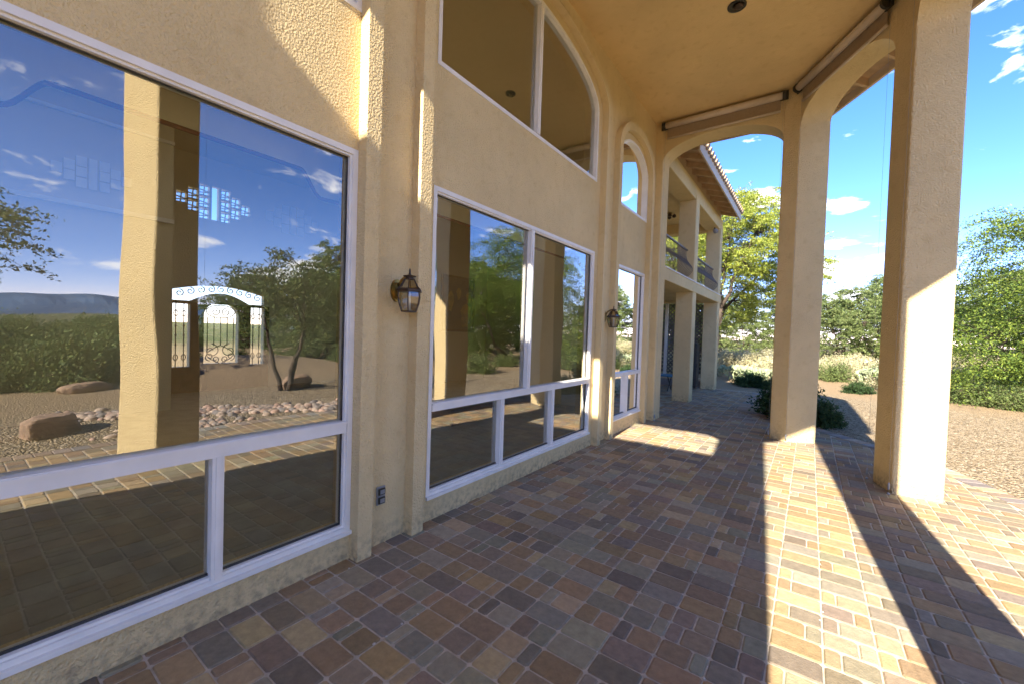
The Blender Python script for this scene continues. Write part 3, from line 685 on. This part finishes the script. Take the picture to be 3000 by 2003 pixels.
# railings
def railing(name, p0, p1, label, belly=True, zb=3.04, zt=3.80, outd=(1, 0)):
    p0 = Vector(p0); p1 = Vector(p1); L = (p1-p0).length; d = (p1-p0)/L
    t = empty(name, (p0.x, p0.y, zb)); tag(t, label, 'railing')
    q = MB(); q.bar((p0.x, p0.y, zt), (p1.x, p1.y, zt), .045, .03); obj('top_rail', q, M_IRONB, t)
    q = MB(); q.bar((p0.x, p0.y, zb+.03), (p1.x, p1.y, zb+.03), .035, .02); obj('bottom_rail', q, M_IRONB, t)
    k = max(2, int(L/.115)); q = MB()
    for i in range(1, k):
        c = p0+d*(L*i/k)
        if belly:
            P = []
            for j in range(13):
                s = j/12; z = zb+.03+(zt-zb-.03)*s
                b = .20*math.exp(-((s-.22)/.20)**2)*(1 if s > 0 else 0)-.0
                b = .19*math.sin(math.pi*min(1, s*1.15))**1.0*math.exp(-((s-.20)/.34)**2)*1.15
                P.append((c.x+outd[0]*b, c.y+outd[1]*b, z))
            q.tube(P, .008, 6)
        else: q.tube([(c.x, c.y, zb+.03), (c.x, c.y, zt)], .0075, 6)
    obj('balusters', q, M_IRONB, t)
    return t
railing('balcony_railing', (-2.60, 8.5), (-2.60, 10.98), 'bellied wrought iron balcony railing, the nearer one of the far wing')
railing('balcony_railing', (-2.60, 11.38), (-2.60, 14.36), 'bellied wrought iron balcony railing between the two far columns')
railing('balcony_railing', (-5.4, 14.6), (-2.86, 14.6), 'straight iron balcony railing across the far end of the balcony', belly=False)
# lattice screen at the end of the lower porch
t = empty('lattice_screen', (-4.1, 14.62, .42)); tag(t, 'diagonal lattice screen on a low block curb at the end of the lower porch', 'lattice')
def lattice(x0, x1, z0, z1, y):
    q = MB(); stp = .135; w_ = .045
    for sgn, yy in ((1, y), (-1, y+.008)):
        c = -(z1-z0)
        while c < (x1-x0)+(z1-z0):
            if sgn > 0: a = (x0+c, z0); b = (x0+c+(z1-z0), z1)
            else: a = (x0+c, z1); b = (x0+c+(z1-z0), z0)
            ta = max(0, (x0-a[0])/(b[0]-a[0])); tb = min(1, (x1-a[0])/(b[0]-a[0]))
            if ta < tb:
                A = (a[0]+(b[0]-a[0])*ta, yy, a[1]+(b[1]-a[1])*ta); B_ = (a[0]+(b[0]-a[0])*tb, yy, a[1]+(b[1]-a[1])*tb)
                q.bar(A, B_, w_, .007, up=(0, 1, 0))
            c += stp
    return q
M_LAT = mat('weathered lattice', (.16, .14, .12), .8, var=.2, vscale=8)
obj('lattice_panel', lattice(-5.4, -2.86, .42, 2.72, 14.60), M_LAT, t)
for x in (-5.4, -4.02, -3.2):
    q = MB(); q.box(x-.045, x+.045, 14.53, 14.60, .3, 2.75); obj('post', q, M_FR if x == -4.02 else M_LAT, t)
t = empty('block_curb', (-4.1, 14.6, 0)); tag(t, 'low grey concrete block curb under the lattice screen', 'curb')
q = MB(); q.box(-5.45, -2.86, 14.5, 14.72, -.04, .22); obj('blocks', q, M_GREY, t, bevel=.01)
q = MB(); q.box(-5.47, -2.855, 14.47, 14.74, .222, .30); obj('cap', q, M_FASC, t, bevel=.01)
t = empty('folding_table', (-3.75, 12.9, 0)); tag(t, 'low blue topped folding table on the lower porch of the far wing', 'table')
q = MB(); q.box(-4.4, -3.28, 12.6, 13.3, .45, .48); obj('table_top', q, M_BLUE, t, bevel=.008)
for x in (-4.2, -3.42):
    for s_ in (-1, 1):
        q = MB(); q.tube([(x, 12.95-s_*.22, 0), (x, 12.95+s_*.22, .45)], .014, 6); obj('leg', q, M_DARK, t)
t = empty('storage_cabinet', (-3.05, 14.2, 0)); tag(t, 'tall narrow black cabinet between the two far columns', 'cabinet')
q = MB(); q.box(-3.22, -2.9, 13.95, 14.35, .05, 1.45); obj('body', q, M_IRON, t, bevel=.012)
q = MB(); q.box(-2.899, -2.885, 13.97, 14.33, .08, 1.42); q.box(-2.885, -2.87, 14.0, 14.02, .7, .82); obj('door', q, M_IRON, t)

# ------------------------------------------------------------------ roller shades
def shade(p0, p1, label, tail=.28):
    p0 = Vector((*p0, 0)); p1 = Vector((*p1, 0)); L = (p1-p0).length; d = (p1-p0)/L
    nin = Vector((-d.y, d.x, 0)); ctr = Vector((-1.0, YC, 0))
    if nin.dot(ctr-(p0+p1)/2) < 0: nin = -nin
    Z = lambda z: Vector((0, 0, z))
    t = empty('roller_shade', tuple(p0+Z(5.3))); tag(t, label, 'roller shade')
    off = nin*.085
    q = MB(); q.tube([p0+d*.05+off+Z(5.555), p1-d*.05+off+Z(5.555)], .056, 16); obj('tube', q, M_SHADE, t, smooth=True)
    q = MB(); a, b = p0+d*.07+nin*.035, p1-d*.07+nin*.035; q.bar(a+Z(5.43), b+Z(5.43), .004, .20, up=(0, 0, 1)); obj('fabric', q, M_MESH, t)
    q = MB(); q.tube([a+Z(5.335), b+Z(5.335)], .019, 8); obj('hem_bar', q, M_SHADE, t, smooth=True)
    for p, sgn in ((p0, 1), (p1, -1)):
        q = MB(); c = p+d*sgn*.022+nin*.06
        q.bar(c+Z(5.49), c+Z(5.635), .02, .11, up=tuple(d)); c2 = c+nin*.03
        q.tube([c2-d*.018+Z(5.555), c2+d*.018+Z(5.555)], .068, 14); obj('bracket', q, M_DARK, t)
        q = MB(); e = p+d*sgn*.035+nin*.03
        q.tube([e+Z(5.5), e+Z(.10)], .0011, 5)
        q.lathe([(.006, .0), (.012, .02), (.012, .06), (.005, .08)], tuple(e+Z(.05)), 8); q.lathe([(.014, .0), (.014, .012), (.006, .02)], tuple(e+Z(.002)), 8)
        obj('guide_cable', q, M_PLATE, t)
shade((-2.40, 8.03), (-.47, 8.03), 'beige rolled up shade over the arch beside the house wall')
shade((-.25, 7.90), (.65, 6.44), 'beige rolled up shade over the slanted arch between the two middle columns')
shade((.77, 5.98), (.77, 1.82), 'beige rolled up shade over the wide arch along the outer side of the porch')
shade((-.25, -.10), (.65, 1.36), 'beige rolled up shade over the slanted arch beside the photographer')

# ------------------------------------------------------------------ wall lanterns
def lantern(y, label):
    x0 = XW; z = 1.885
    t = empty('wall_lantern', (x0, y, z)); tag(t, label, 'wall lamp')
    q = MB(); 
    P = [(y+.055*math.cos(a)*1.0, z+.085*math.sin(a)) for a in [2*math.pi*k/20 for k in range(20)]]
    q.sheet(P, [], fx, x0, x0+.012); q.sheet([(y+(u-y)*.7, z+(v-z)*.72) for u, v in P], [], fx, x0+.012, x0+.03); obj('back_plate', q, M_BRASS, t, smooth=False)
    q = MB(); q.tube([(x0+.02, y, z+.02), (x0+.06, y, z+.075), (x0+.11, y, z+.098), (x0+.15, y, z+.098)], .011, 8); obj('arm', q, M_BRASS, t, smooth=True)
    c = (x0+.15, y, z); n = 6
    q = MB(); q.lathe([(.045, .095), (.048, .102), (.02, .107), (.008, .115), (.006, .15), (.002, .158)], c, 12); q.lathe([(.028, .075), (.028, .096)], c, 12); obj('cap', q, M_BRONZE, t)
    def fr(prof, w_):
        q = MB()
        for k in range(n):
            a = 2*math.pi*k/n+.26
            q.tube([(c[0]+r*math.cos(a), c[1]+r*math.sin(a), c[2]+zz_) for r, zz_ in prof], w_, 5)
        return q
    roofp = [(.038, .08), (.047, .062), (.068, .025), (.088, .006)]
    bodyp = [(.082, -.012), (.086, -.05), (.078, -.10), (.058, -.155)]
    q = fr(roofp, .0045); 
    for i, j in ((roofp, 0),): q.lathe([(.040, .078), (.040, .083)], c, n)
    q2 = fr(bodyp, .0045); q.v, q.f = q.v, q.f; q.add(q2.v, q2.f)
    q.lathe([(.092, .008), (.099, .0), (.099, -.012), (.086, -.016)], c, n); q.lathe([(.060, -.153), (.062, -.160), (.03, -.164)], c, n)
    obj('cage', q, M_BRONZE, t)
    q = MB(); q.lathe([(.037, .08), (.046, .062), (.066, .025), (.085, .006)], c, n); q.lathe([(.080, -.014), (.084, -.05), (.076, -.10), (.056, -.153)], c, n); obj('glass', q, M_LGL, t)
    q = MB(); q.lathe([(.012, -.15), (.012, -.07), (.014, -.06)], c, 10); q.lathe([(.009, -.06), (.014, -.035), (.004, .0)], c, 10); obj('candle', q, M_CREAM, t, smooth=True)
M_LGL = glass('lantern glass', base=.10, tint=(.84, .82, .74))
lantern(2.0, 'brass and glass carriage lantern on the wall left of the wide window, the nearer one')
lantern(5.86, 'brass and glass carriage lantern on the wall beside the narrow far window')
t = empty('wall_outlet', (XW, 1.90, .30)); tag(t, 'small grey metal outlet cover low on the wall under the nearer lantern', 'outlet')
q = MB(); q.box(XW+.001, XW+.016, 1.862, 1.936, .30, .435); obj('cover', q, M_PLATE, t, bevel=.004)
q = MB(); q.box(XW+.0165, XW+.03, 1.870, 1.928, .31, .36); q.box(XW+.0165, XW+.03, 1.870, 1.928, .375, .425)
obj('flap', q, M_DARK, t, bevel=.006)
for z_ in (.32, .385):
    q = MB(); q.box(XW+.031, XW+.034, 1.880, 1.918, z_, z_+.03); obj('hinge_plate', q, M_PLATE, t)

# ------------------------------------------------------------------ plants
def leaves_mesh(P, dirs, size, col, colv=.25, asp=.42):
    """P centres (n,3); builds one small bent-free quad each"""
    n = len(P)
    a = rng.normal(size=(n, 3)); a += dirs*1.2; a /= np.linalg.norm(a, axis=1)[:, None]
    b = np.cross(a, rng.normal(size=(n, 3))); b /= np.linalg.norm(b, axis=1)[:, None]
    s = size*rng.uniform(.6, 1.4, n)[:, None]
    V = np.empty((n, 4, 3)); V[:, 0] = P-a*s; V[:, 1] = P+b*s*asp; V[:, 2] = P+a*s; V[:, 3] = P-b*s*asp
    Fq = np.arange(n*4).reshape(n, 4)
    c = np.array(col)[rng.integers(0, len(col), n)]*rng.uniform(1-colv, 1+colv, n)[:, None]
    return V.reshape(-1, 3), Fq, c
def make_tree(name, H, spread, col, bark, seed, zlow=.35, nclump=130, per=150, leaf=.045, lean=0.0, flat=.5, stems=3, spray=.42, vertical=0.0, gap=.2, trunk_r=.14, thin=1.0, tight=.13):
    rs = np.random.default_rng(seed); rd = random.Random(seed)
    t = empty(name, (0, 0, 0))
    # clump centres inside an uneven flattened dome made of several lobes
    lobes = []
    for k in range(7):
        a = 2*math.pi*k/7+rd.uniform(-.3, .3); r = spread*rd.uniform(.35, .62)
        lobes.append((math.cos(a)*r, math.sin(a)*r, H*rd.uniform(zlow+.12, .74), spread*rd.uniform(.34, .50)))
    lobes.append((0, 0, H*.74, spread*.5)); lobes.append((rd.uniform(-.2, .2)*spread, rd.uniform(-.2, .2)*spread, H*.84, spread*.30))
    cl = []
    while len(cl) < nclump:
        L = lobes[rd.randrange(len(lobes))]; v = rs.normal(size=3); v /= np.linalg.norm(v); rr = L[3]*rs.uniform(.35, 1)**.5
        p = np.array([L[0]+v[0]*rr, L[1]+v[1]*rr, L[2]+v[2]*rr*flat*1.25])
        if p[2] < H*zlow*rd.uniform(.7, 1.1) or p[2] > H: continue
        cl.append(p)
    cl = np.array(cl)
    # wood
    q = MB(); base = []
    for s in range(stems):
        a = 2*math.pi*s/stems+rd.uniform(0, 1); tip = Vector((math.cos(a)*spread*.28+lean, math.sin(a)*spread*.28, H*zlow*rd.uniform(.9, 1.15)+.2))
        pts = []; K = 7
        for k in range(K):
            u = k/(K-1); pts.append(Vector((math.cos(a)*.06, math.sin(a)*.06, -.1)).lerp(tip, u)+Vector((rd.uniform(-1, 1), rd.uniform(-1, 1), 0))*.07*(0 if k in (0,) else 1)*H*.15+Vector((0, 0, math.sin(u*math.pi)*.1)))
        r0 = trunk_r*rd.uniform(.75, 1.1)
        q.tube(pts, [r0*(1-.55*k/(K-1)) for k in range(K)], 8); base.append((pts[-1], r0*.45)); base.append((pts[4], r0*.5))
    limbs = []
    for L in lobes:
        bp, br = min(base, key=lambda b: (b[0]-Vector(L[:3])).length+rd.uniform(0, .4)); e = Vector((L[0], L[1], L[2]))
        pts = []
        for k in range(6):
            u = k/5; pts.append(bp.lerp(e, u)+Vector((rd.uniform(-1, 1), rd.uniform(-1, 1), rd.uniform(-.4, 1)))*(.0 if k == 0 else .05*spread*.5))
        q.tube(pts, [br*(1-.75*k/5) for k in range(6)], 6)
        limbs += [(p, br*(1-.75*i/5)*.6) for i, p in enumerate(pts)]
    for p in cl:
        v = Vector(p); bp, br = min(limbs, key=lambda b: (b[0]-v).length)
        mid = bp.lerp(v, .5)+Vector((rd.uniform(-1, 1), rd.uniform(-1, 1), rd.uniform(-.5, 1)))*.08*spread*.5
        q.tube([bp, mid, v], [max(.008, br*.5), max(.006, br*.3), .004], 4, cap=False)
    wood = obj('trunk', q, bark, t, smooth=True)
    # foliage: each clump is a handful of drooping or flat sprays
    Ps = []; Ds = []
    for p in cl:
        ns = 9
        out = p.copy(); out[2] = 0; out = out/(np.linalg.norm(out)+1e-6)
        for s in range(ns):
            d = rs.normal(size=3); d[2] *= .35; d += out*.6; d[2] += rs.uniform(-.25, .2)+vertical; d /= np.linalg.norm(d)
            m_ = per//ns; u = rs.uniform(0, 1, m_)**.8*spray*rs.uniform(.6, 1.25)
            w = spray*tight*(1-.4*u/spray)
            pp = p+d*u[:, None]+rs.normal(size=(m_, 3))*w[:, None]*np.array([1, 1, .55*thin]); pp[:, 2] -= .18*u**2*3*(1-vertical)
            Ps.append(pp); Ds.append(np.repeat(d[None], m_, 0))
    P = np.concatenate(Ps); Dd = np.concatenate(Ds)
    V, Fq, c = leaves_mesh(P, Dd, leaf, col)
    cr = raw_mesh('crown', V, Fq, M_LEAF, c, parent=t)
    return t
def place(t, x, y, rz, s, label, cat, group=None, sz=None):
    t.location = (x, y, float(gh(x, y))-.02 if x > -2.4 else -.04); t.rotation_euler = (0, 0, rz); t.scale = (s, s, sz or s)
    tag(t, label, cat, group); return t
GRN_L = [(.28, .33, .045), (.36, .40, .055), (.20, .25, .04), (.40, .41, .09)]
GRN_M = [(.08, .12, .03), (.12, .16, .04), (.055, .08, .025), (.17, .20, .06)]
GRN_G = [(.15, .20, .06), (.20, .25, .08), (.10, .14, .045), (.26, .29, .11)]
T_pv = make_tree('palo_verde_tree', 9.2, 5.4, GRN_L, M_BARKD, 3, zlow=.33, nclump=860, per=260, leaf=.040, thin=.6, flat=.75, spray=.6, stems=3, trunk_r=.2)
place(T_pv, -4.1, 22.5, .6, 1.0, 'tall bright yellow green palo verde tree rising behind the far wing', 'tree')
GRN_Q = [(.09, .15, .03), (.14, .21, .035), (.05, .085, .02), (.26, .32, .05), (.19, .26, .04)]
T_mq = make_tree('mesquite_tree', 7.1, 5.0, GRN_Q, M_BARKD, 11, zlow=.11, nclump=500, per=560, leaf=.030, flat=.60, spray=1.2, thin=.4, tight=.085, stems=4, trunk_r=.16)
place(T_mq, 7.4, 17.4, 1.1, 1.0, 'wide green mesquite tree with feathery branches at the right edge', 'tree')
T_sm = make_tree('mesquite_tree', 3.5, 1.9, GRN_M+[(.14, .15, .06)], M_BARKD, 21, zlow=.42, nclump=120, per=130, leaf=.032, flat=.7, spray=.4, stems=3, trunk_r=.075)
place(T_sm, 5.15, 4.9, .4, 1.0, 'small dark trunked mesquite tree beside the boulder, reflected in the first window', 'tree')
T_g = make_tree('desert_tree', 4.8, 3.3, GRN_G, M_BARK, 31, zlow=.06, nclump=380, per=220, leaf=.045, thin=.6, flat=.8, spray=.5, stems=4, trunk_r=.12)
bgs = [(2.0, 34, 1.0), (5.2, 38, 1.25), (-1.5, 41, 1.1), (-5.5, 40, 1.15), (9.0, 33, 1.15), (-9, 34, 1.1), (13.5, 22, 1.2), (17, 14, 1.25), (14.5, 27, 1.2), (22, 20, 1.3), (13.5, 10.2, .8), (25, 12, 1.0), (30, 26, 1.3), (-8, 27, 1.15)]
TL = ['at the left of the gap between the middle and outer columns', 'at the right of the gap between the middle and outer columns', 'partly hidden behind the middle column', 'below and behind the bright palo verde, right of the far wing', 'behind the mesquite at the right edge, on its left side', 'seen through the railing of the balcony', 'behind the mesquite at the right edge', 'far off behind the wide mesquite, outermost one', 'standing between the two largest mesquite trees', 'far off beyond the brush, reflected in the wide window', 'behind the boulder bank, reflected at the right of the first window', 'far off on the flat, reflected behind the small mesquite', 'farthest tree of the thicket on the outer side', 'behind the lattice screen of the lower porch']
for i, (x, y, s) in enumerate(bgs):
    o = T_g if i == 0 else copy_tree(T_g)
    place(o, x, y, i*1.7, s, 'grey green desert tree '+TL[i], 'tree', 'desert trees in the thicket')
o = copy_tree(T_sm); place(o, 12.6, -1.3, 2.0, 1.65, 'mesquite tree with overhanging crown, reflected at the left end of the first window', 'tree')
o = copy_tree(T_mq); place(o, 14.6, 13.4, 2.7, .68, 'mesquite tree reflected at the left side of the wide window', 'tree')
# shrubs
def make_bush(name, r, h, col, seed, n=2600, leaf=.022, wood=M_BARK, dens=1.0, core=.25):
    rs = np.random.default_rng(seed); t = empty(name, (0, 0, 0)); q = MB(); Ps = []; Ds = []
    ns = 60
    for s in range(ns):
        a = rs.uniform(0, 2*math.pi); el = math.acos(rs.uniform(core*.3, 1)); d = np.array([math.cos(a)*math.sin(el)*r, math.sin(a)*math.sin(el)*r, math.cos(el)*h])*rs.uniform(.75, 1.12)
        q.tube([(0, 0, -.05), tuple(d*.5+rs.normal(size=3)*.05*r), tuple(d)], [.012, .008, .003], 4, cap=False)
        m_ = n//ns; u = rs.uniform(core, 1.0, m_); pp = d*u[:, None]+rs.normal(size=(m_, 3))*.11*r; pp[:, 2] = np.abs(pp[:, 2]); Ps.append(pp); Ds.append(np.repeat((d/np.linalg.norm(d))[None], m_, 0))
    obj('stems', q, wood, t)
    V, Fq, c = leaves_mesh(np.concatenate(Ps), np.concatenate(Ds), leaf, col, asp=.5)
    raw_mesh('foliage', V, Fq, M_LEAF, c, parent=t); return t
GRN_D = [(.045, .085, .03), (.06, .11, .035), (.035, .065, .025), (.08, .13, .04)]
PALE = [(.52, .47, .28), (.60, .54, .36), (.42, .40, .22), (.48, .46, .25)]
OLIV = [(.15, .20, .06), (.20, .24, .08), (.11, .15, .05)]
S_d = make_bush('shrub', .5, .8, GRN_D, 41, n=15000, leaf=.026)
place(S_d, -.30, 10.42, 0, 1.28, 'dense dark green shrub growing behind the middle column at the patio edge', 'shrub', sz=1.15)
o = copy_tree(S_d); place(o, .28, 10.1, 2, .62, 'rounded dark green shrub low beside the middle column base', 'shrub')
for k, (x, y, s, lb) in enumerate(((-1.75, 17.6, 1.25, 'low dark green shrub beyond the corner of the far patio, the leftmost'), (-.95, 17.2, 1.0, 'low dark green shrub beyond the far patio, left of the column shrub'), (1.35, 18.2, .9, 'low dark green shrub between the middle and right columns'))):
    o = copy_tree(S_d); place(o, x, y, k, s, lb, 'shrub', sz=s*.55)
S_p = make_bush('dry_bush', .75, .75, PALE, 42, n=5000, leaf=.03)
S_o = make_bush('brush', .8, .9, OLIV, 43, n=5500, leaf=.032)
first = True; nb = 0; rd = random.Random(5)
while nb < 130:
    x = rd.uniform(-9, 9); y = rd.uniform(19.5, 36)
    if abs(x+2.6) < .7 and abs(y-22) < .8 or (x > 3.2 and y < 20): continue
    o = S_p if first else copy_tree(S_p); first = False; s = rd.uniform(.7, 1.3)
    place(o, x, y, rd.uniform(0, 6), s, ('near' if y < 23 else ('mid distance' if y < 30 else 'far'))+' pale dry brush '+('behind the far wing' if x < -4 else ('between far wing and middle column' if x < -.5 else ('right of the middle column' if x < 3.4 else 'far right of the middle column'))), 'bush', 'pale dry bushes beyond the patio'); nb += 1
first = True; nb = 0
while nb < 150:
    x = 9.3+34*rd.random()**1.9; y = rd.uniform(-5-.15*x, 3.2+.35*(x-9)) if rd.random() < .75 else rd.uniform(-8, 16)
    if 2.2 < y < 8.5 and x < 13: continue
    o = S_o if first else copy_tree(S_o); first = False; s = rd.uniform(.7, 1.5)
    place(o, x, y, rd.uniform(0, 6), s, ('near' if x < 13 else ('mid distance' if x < 22 else 'far'))+' olive green brush reflected at the '+('left' if y < .1*x else 'right')+' of the first window', 'bush', 'olive brush reflected in the windows'); nb += 1
BL = ['left of the outer column foot line, in front of the wide mesquite', 'in front of the wide mesquite, nearest the gravel', 'right under the wide mesquite trunk', 'at the right of the gap between the middle and outer columns', 'in the middle of the gap between the middle and outer columns', 'at the left of the gap beside the middle column', 'just right of the middle column, farther back', 'at the right edge of the gravel under the mesquite', 'alone on the dirt, reflected in the wide window']
for kk, (x, y, s) in enumerate(((3.9, 17.3, .9), (4.7, 16.6, .8), (5.6, 17.0, 1.0), (3.0, 19.6, .9), (2.4, 21, 1.1), (.8, 22, 1.0), (-.6, 24, 1.0), (6.4, 15.6, .8), (5.4, 12.5, 1.0))):
    o = copy_tree(S_o); place(o, x, y, rd.uniform(0, 6), s, 'olive green brush '+BL[kk], 'bush', 'olive brush under the trees')
# prickly pears
def make_pear(seed):
    rd = random.Random(seed); t = empty('prickly_pear_cactus', (0, 0, 0)); q = MB()
    def pad(c, nrm, up, w, h):
        nrm = nrm.normalized(); up = (up-nrm*up.dot(nrm)).normalized(); sd = nrm.cross(up)
        vs = []; n = 10; rings = 5
        for i in range(rings+1):
            ph = math.pi*i/rings
            for k in range(n):
                th = 2*math.pi*k/n
                vs.append(c+up*h*(math.sin(ph)*math.cos(th)*(1 if math.cos(th) > 0 else .85)+1)*.5*2*.5+sd*w*.5*math.sin(ph)*math.sin(th)+nrm*.016*math.cos(ph))
        f = [(i*n+k, i*n+(k+1) % n, (i+1)*n+(k+1) % n, (i+1)*n+k) for i in range(rings) for k in range(n)]
        q.add(vs, f)
    def grow(c, up, lvl):
        w = rd.uniform(.15, .2); h = rd.uniform(.2, .27); nrm = Vector((rd.uniform(-1, 1), rd.uniform(-1, 1), rd.uniform(-.2, .2))); pad(c, nrm, up, w, h)
        if lvl > 0:
            for k in range(rd.choice((1, 2, 2, 3))):
                grow(c+up.normalized()*h*.85+Vector((rd.uniform(-.07, .07), rd.uniform(-.07, .07), 0)), up+Vector((rd.uniform(-.7, .7), rd.uniform(-.7, .7), .1)), lvl-1)
    for k in range(8):
        a = rd.uniform(0, 6.28); grow(Vector((math.cos(a)*rd.uniform(0, .4), math.sin(a)*rd.uniform(0, .4), -.02)), Vector((math.cos(a)*.4, math.sin(a)*.4, 1)), 3)
    obj('pads', q, M_CAC, t, smooth=True); return t
pe = make_pear(3)
PL = ['second from the farthest balcony column', 'third from the farthest balcony column', 'nearest the farthest balcony column', 'just left of the middle column', 'reflected at the left of the first window, nearest its middle', 'reflected at the far left of the first window', 'reflected behind two others in the first window', 'reflected next to the flat boulder in the first window', 'in the gap between the middle and outer columns']
for k, (x, y, s) in enumerate(((-2.15, 19.6, .85), (-1.5, 19.9, .8), (-2.6, 19.2, .8), (-.9, 20.6, .9), (12.5, .6, .8), (13.2, -.2, .9), (13.5, 1.5, .8), (12.2, 2.9, .8), (1.9, 20.3, 1.0))):
    o = pe if k == 0 else copy_tree(pe)
    g_ = x < 8
    place(o, x, y, k*1.3, s, 'pale prickly pear cactus '+PL[k], 'cactus', 'prickly pears beyond the patio' if g_ else 'prickly pears reflected in the window')
# boulders
def boulder(x, y, sx, sy, sz_, rz, seed, label, lvl=4):
    import bmesh as _b
    bm = _b.new(); _b.ops.create_icosphere(bm, subdivisions=lvl, radius=1.0); rs = np.random.default_rng(seed)
    pl = [(Vector(rs.normal(size=3)).normalized(), rs.uniform(.62, .95)) for _ in range(14)]
    for v in bm.verts:
        for n_, d_ in pl:
            k = v.co.dot(n_)-d_
            if k > 0: v.co -= n_*k*.9
        v.co *= 1+.03*math.sin(v.co.x*9+seed)*math.cos(v.co.y*11)
        v.co.x *= sx; v.co.y *= sy; v.co.z = (v.co.z+.55)*sz_*.65
    me = bpy.data.meshes.new('boulder'); bm.to_mesh(me); bm.free(); me.polygons.foreach_set('use_smooth', [True]*len(me.polygons)); me.materials.append(M_ROCK)
    o = bpy.data.objects.new('boulder', me); C.objects.link(o); o.location = (x, y, float(gh(x, y))-.05); o.rotation_euler = (0, 0, rz); tag(o, label, 'boulder'); return o
boulder(3.55, .95, .52, .33, .36, .6, 1, 'large tan boulder reflected low in the left of the first window')
boulder(5.45, 5.35, .48, .34, .42, 1.0, 2, 'tan boulder at the foot of the small mesquite tree')
boulder(9.5, 4.0, .8, .4, .30, .2, 3, 'flat grey brown boulder on the bank behind the small mesquite')
boulder(8.2, 1.9, .5, .3, .3, 1.3, 4, 'low boulder on the open dirt reflected in the first window')
# cobble bed
cb_ = MB(); rs = random.Random(9); path = [(4.9, 1.2), (4.2, 2.2), (3.4, 3.2), (2.75, 4.3), (2.55, 5.6), (2.6, 7.0)]
PV = []; PF = []; PCc = []
def cobble(x, y, r):
    global PV
    n, rg = 8, 4; o = len(PV); a0 = rs.uniform(0, 3); ex = rs.uniform(.7, 1.3); z0 = float(gh(x, y)); c = np.array(rs.choice([(.42, .32, .24), (.30, .25, .21), (.50, .38, .28), (.22, .19, .17), (.45, .30, .22)]))*rs.uniform(.8, 1.2)
    for i in range(rg+1):
        ph = math.pi/2*i/rg
        for k in range(n):
            th = 2*math.pi*k/n+a0; PV.append((x+r*ex*math.cos(ph)*math.cos(th), y+r/ex*math.cos(ph)*math.sin(th), z0+r*.75*math.sin(ph)))
    for i in range(rg):
        for k in range(n): PF.append([o+i*n+k, o+i*n+(k+1) % n, o+(i+1)*n+(k+1) % n, o+(i+1)*n+k]); PCc.append(c)
for a, b in zip(path, path[1:]):
    for _ in range(150):
        u = rs.random(); w_ = rs.gauss(0, .22); x = a[0]+(b[0]-a[0])*u+w_; y = a[1]+(b[1]-a[1])*u+rs.gauss(0, .12); cobble(x, y, rs.uniform(.035, .085))
for _ in range(160): cobble(2.55+rs.gauss(0, .28), 2.2+rs.gauss(0, .35), rs.uniform(.03, .07))
o = raw_mesh('river_cobbles', np.array(PV), np.array(PF), attr_mat('cobbles', vs=25, var=.2, bump=.2), np.array(PCc)); o.data.polygons.foreach_set('use_smooth', [True]*len(o.data.polygons))
tag(o, 'band of rounded river cobbles along the gravel beside the patio', 'cobbles', kind='stuff')
PV = []; PF = []; PCc = []
for _ in range(170):
    k = rs.randint(-8, 9); x = -.808+CW*k+rs.gauss(0, .006); y = rs.uniform(.8, 9.0)
    if x < -2.5 or x > 1.9: continue
    o = len(PV); cobble(x, y, rs.uniform(.003, .0085))
    for i_ in range(o, len(PV)): PV[i_] = (PV[i_][0], PV[i_][1], PV[i_][2]+.034)
PCc = [np.array((.62, .56, .46))*rs.uniform(.5, 1.2) for _ in PF]
o = raw_mesh('loose_grit', np.array(PV), np.array(PF), attr_mat('grit', vs=25, var=.1, bump=0), np.array(PCc)); tag(o, 'pale grains of grit scattered in the paver joints', 'grit', kind='stuff')
# mountains far off to the right
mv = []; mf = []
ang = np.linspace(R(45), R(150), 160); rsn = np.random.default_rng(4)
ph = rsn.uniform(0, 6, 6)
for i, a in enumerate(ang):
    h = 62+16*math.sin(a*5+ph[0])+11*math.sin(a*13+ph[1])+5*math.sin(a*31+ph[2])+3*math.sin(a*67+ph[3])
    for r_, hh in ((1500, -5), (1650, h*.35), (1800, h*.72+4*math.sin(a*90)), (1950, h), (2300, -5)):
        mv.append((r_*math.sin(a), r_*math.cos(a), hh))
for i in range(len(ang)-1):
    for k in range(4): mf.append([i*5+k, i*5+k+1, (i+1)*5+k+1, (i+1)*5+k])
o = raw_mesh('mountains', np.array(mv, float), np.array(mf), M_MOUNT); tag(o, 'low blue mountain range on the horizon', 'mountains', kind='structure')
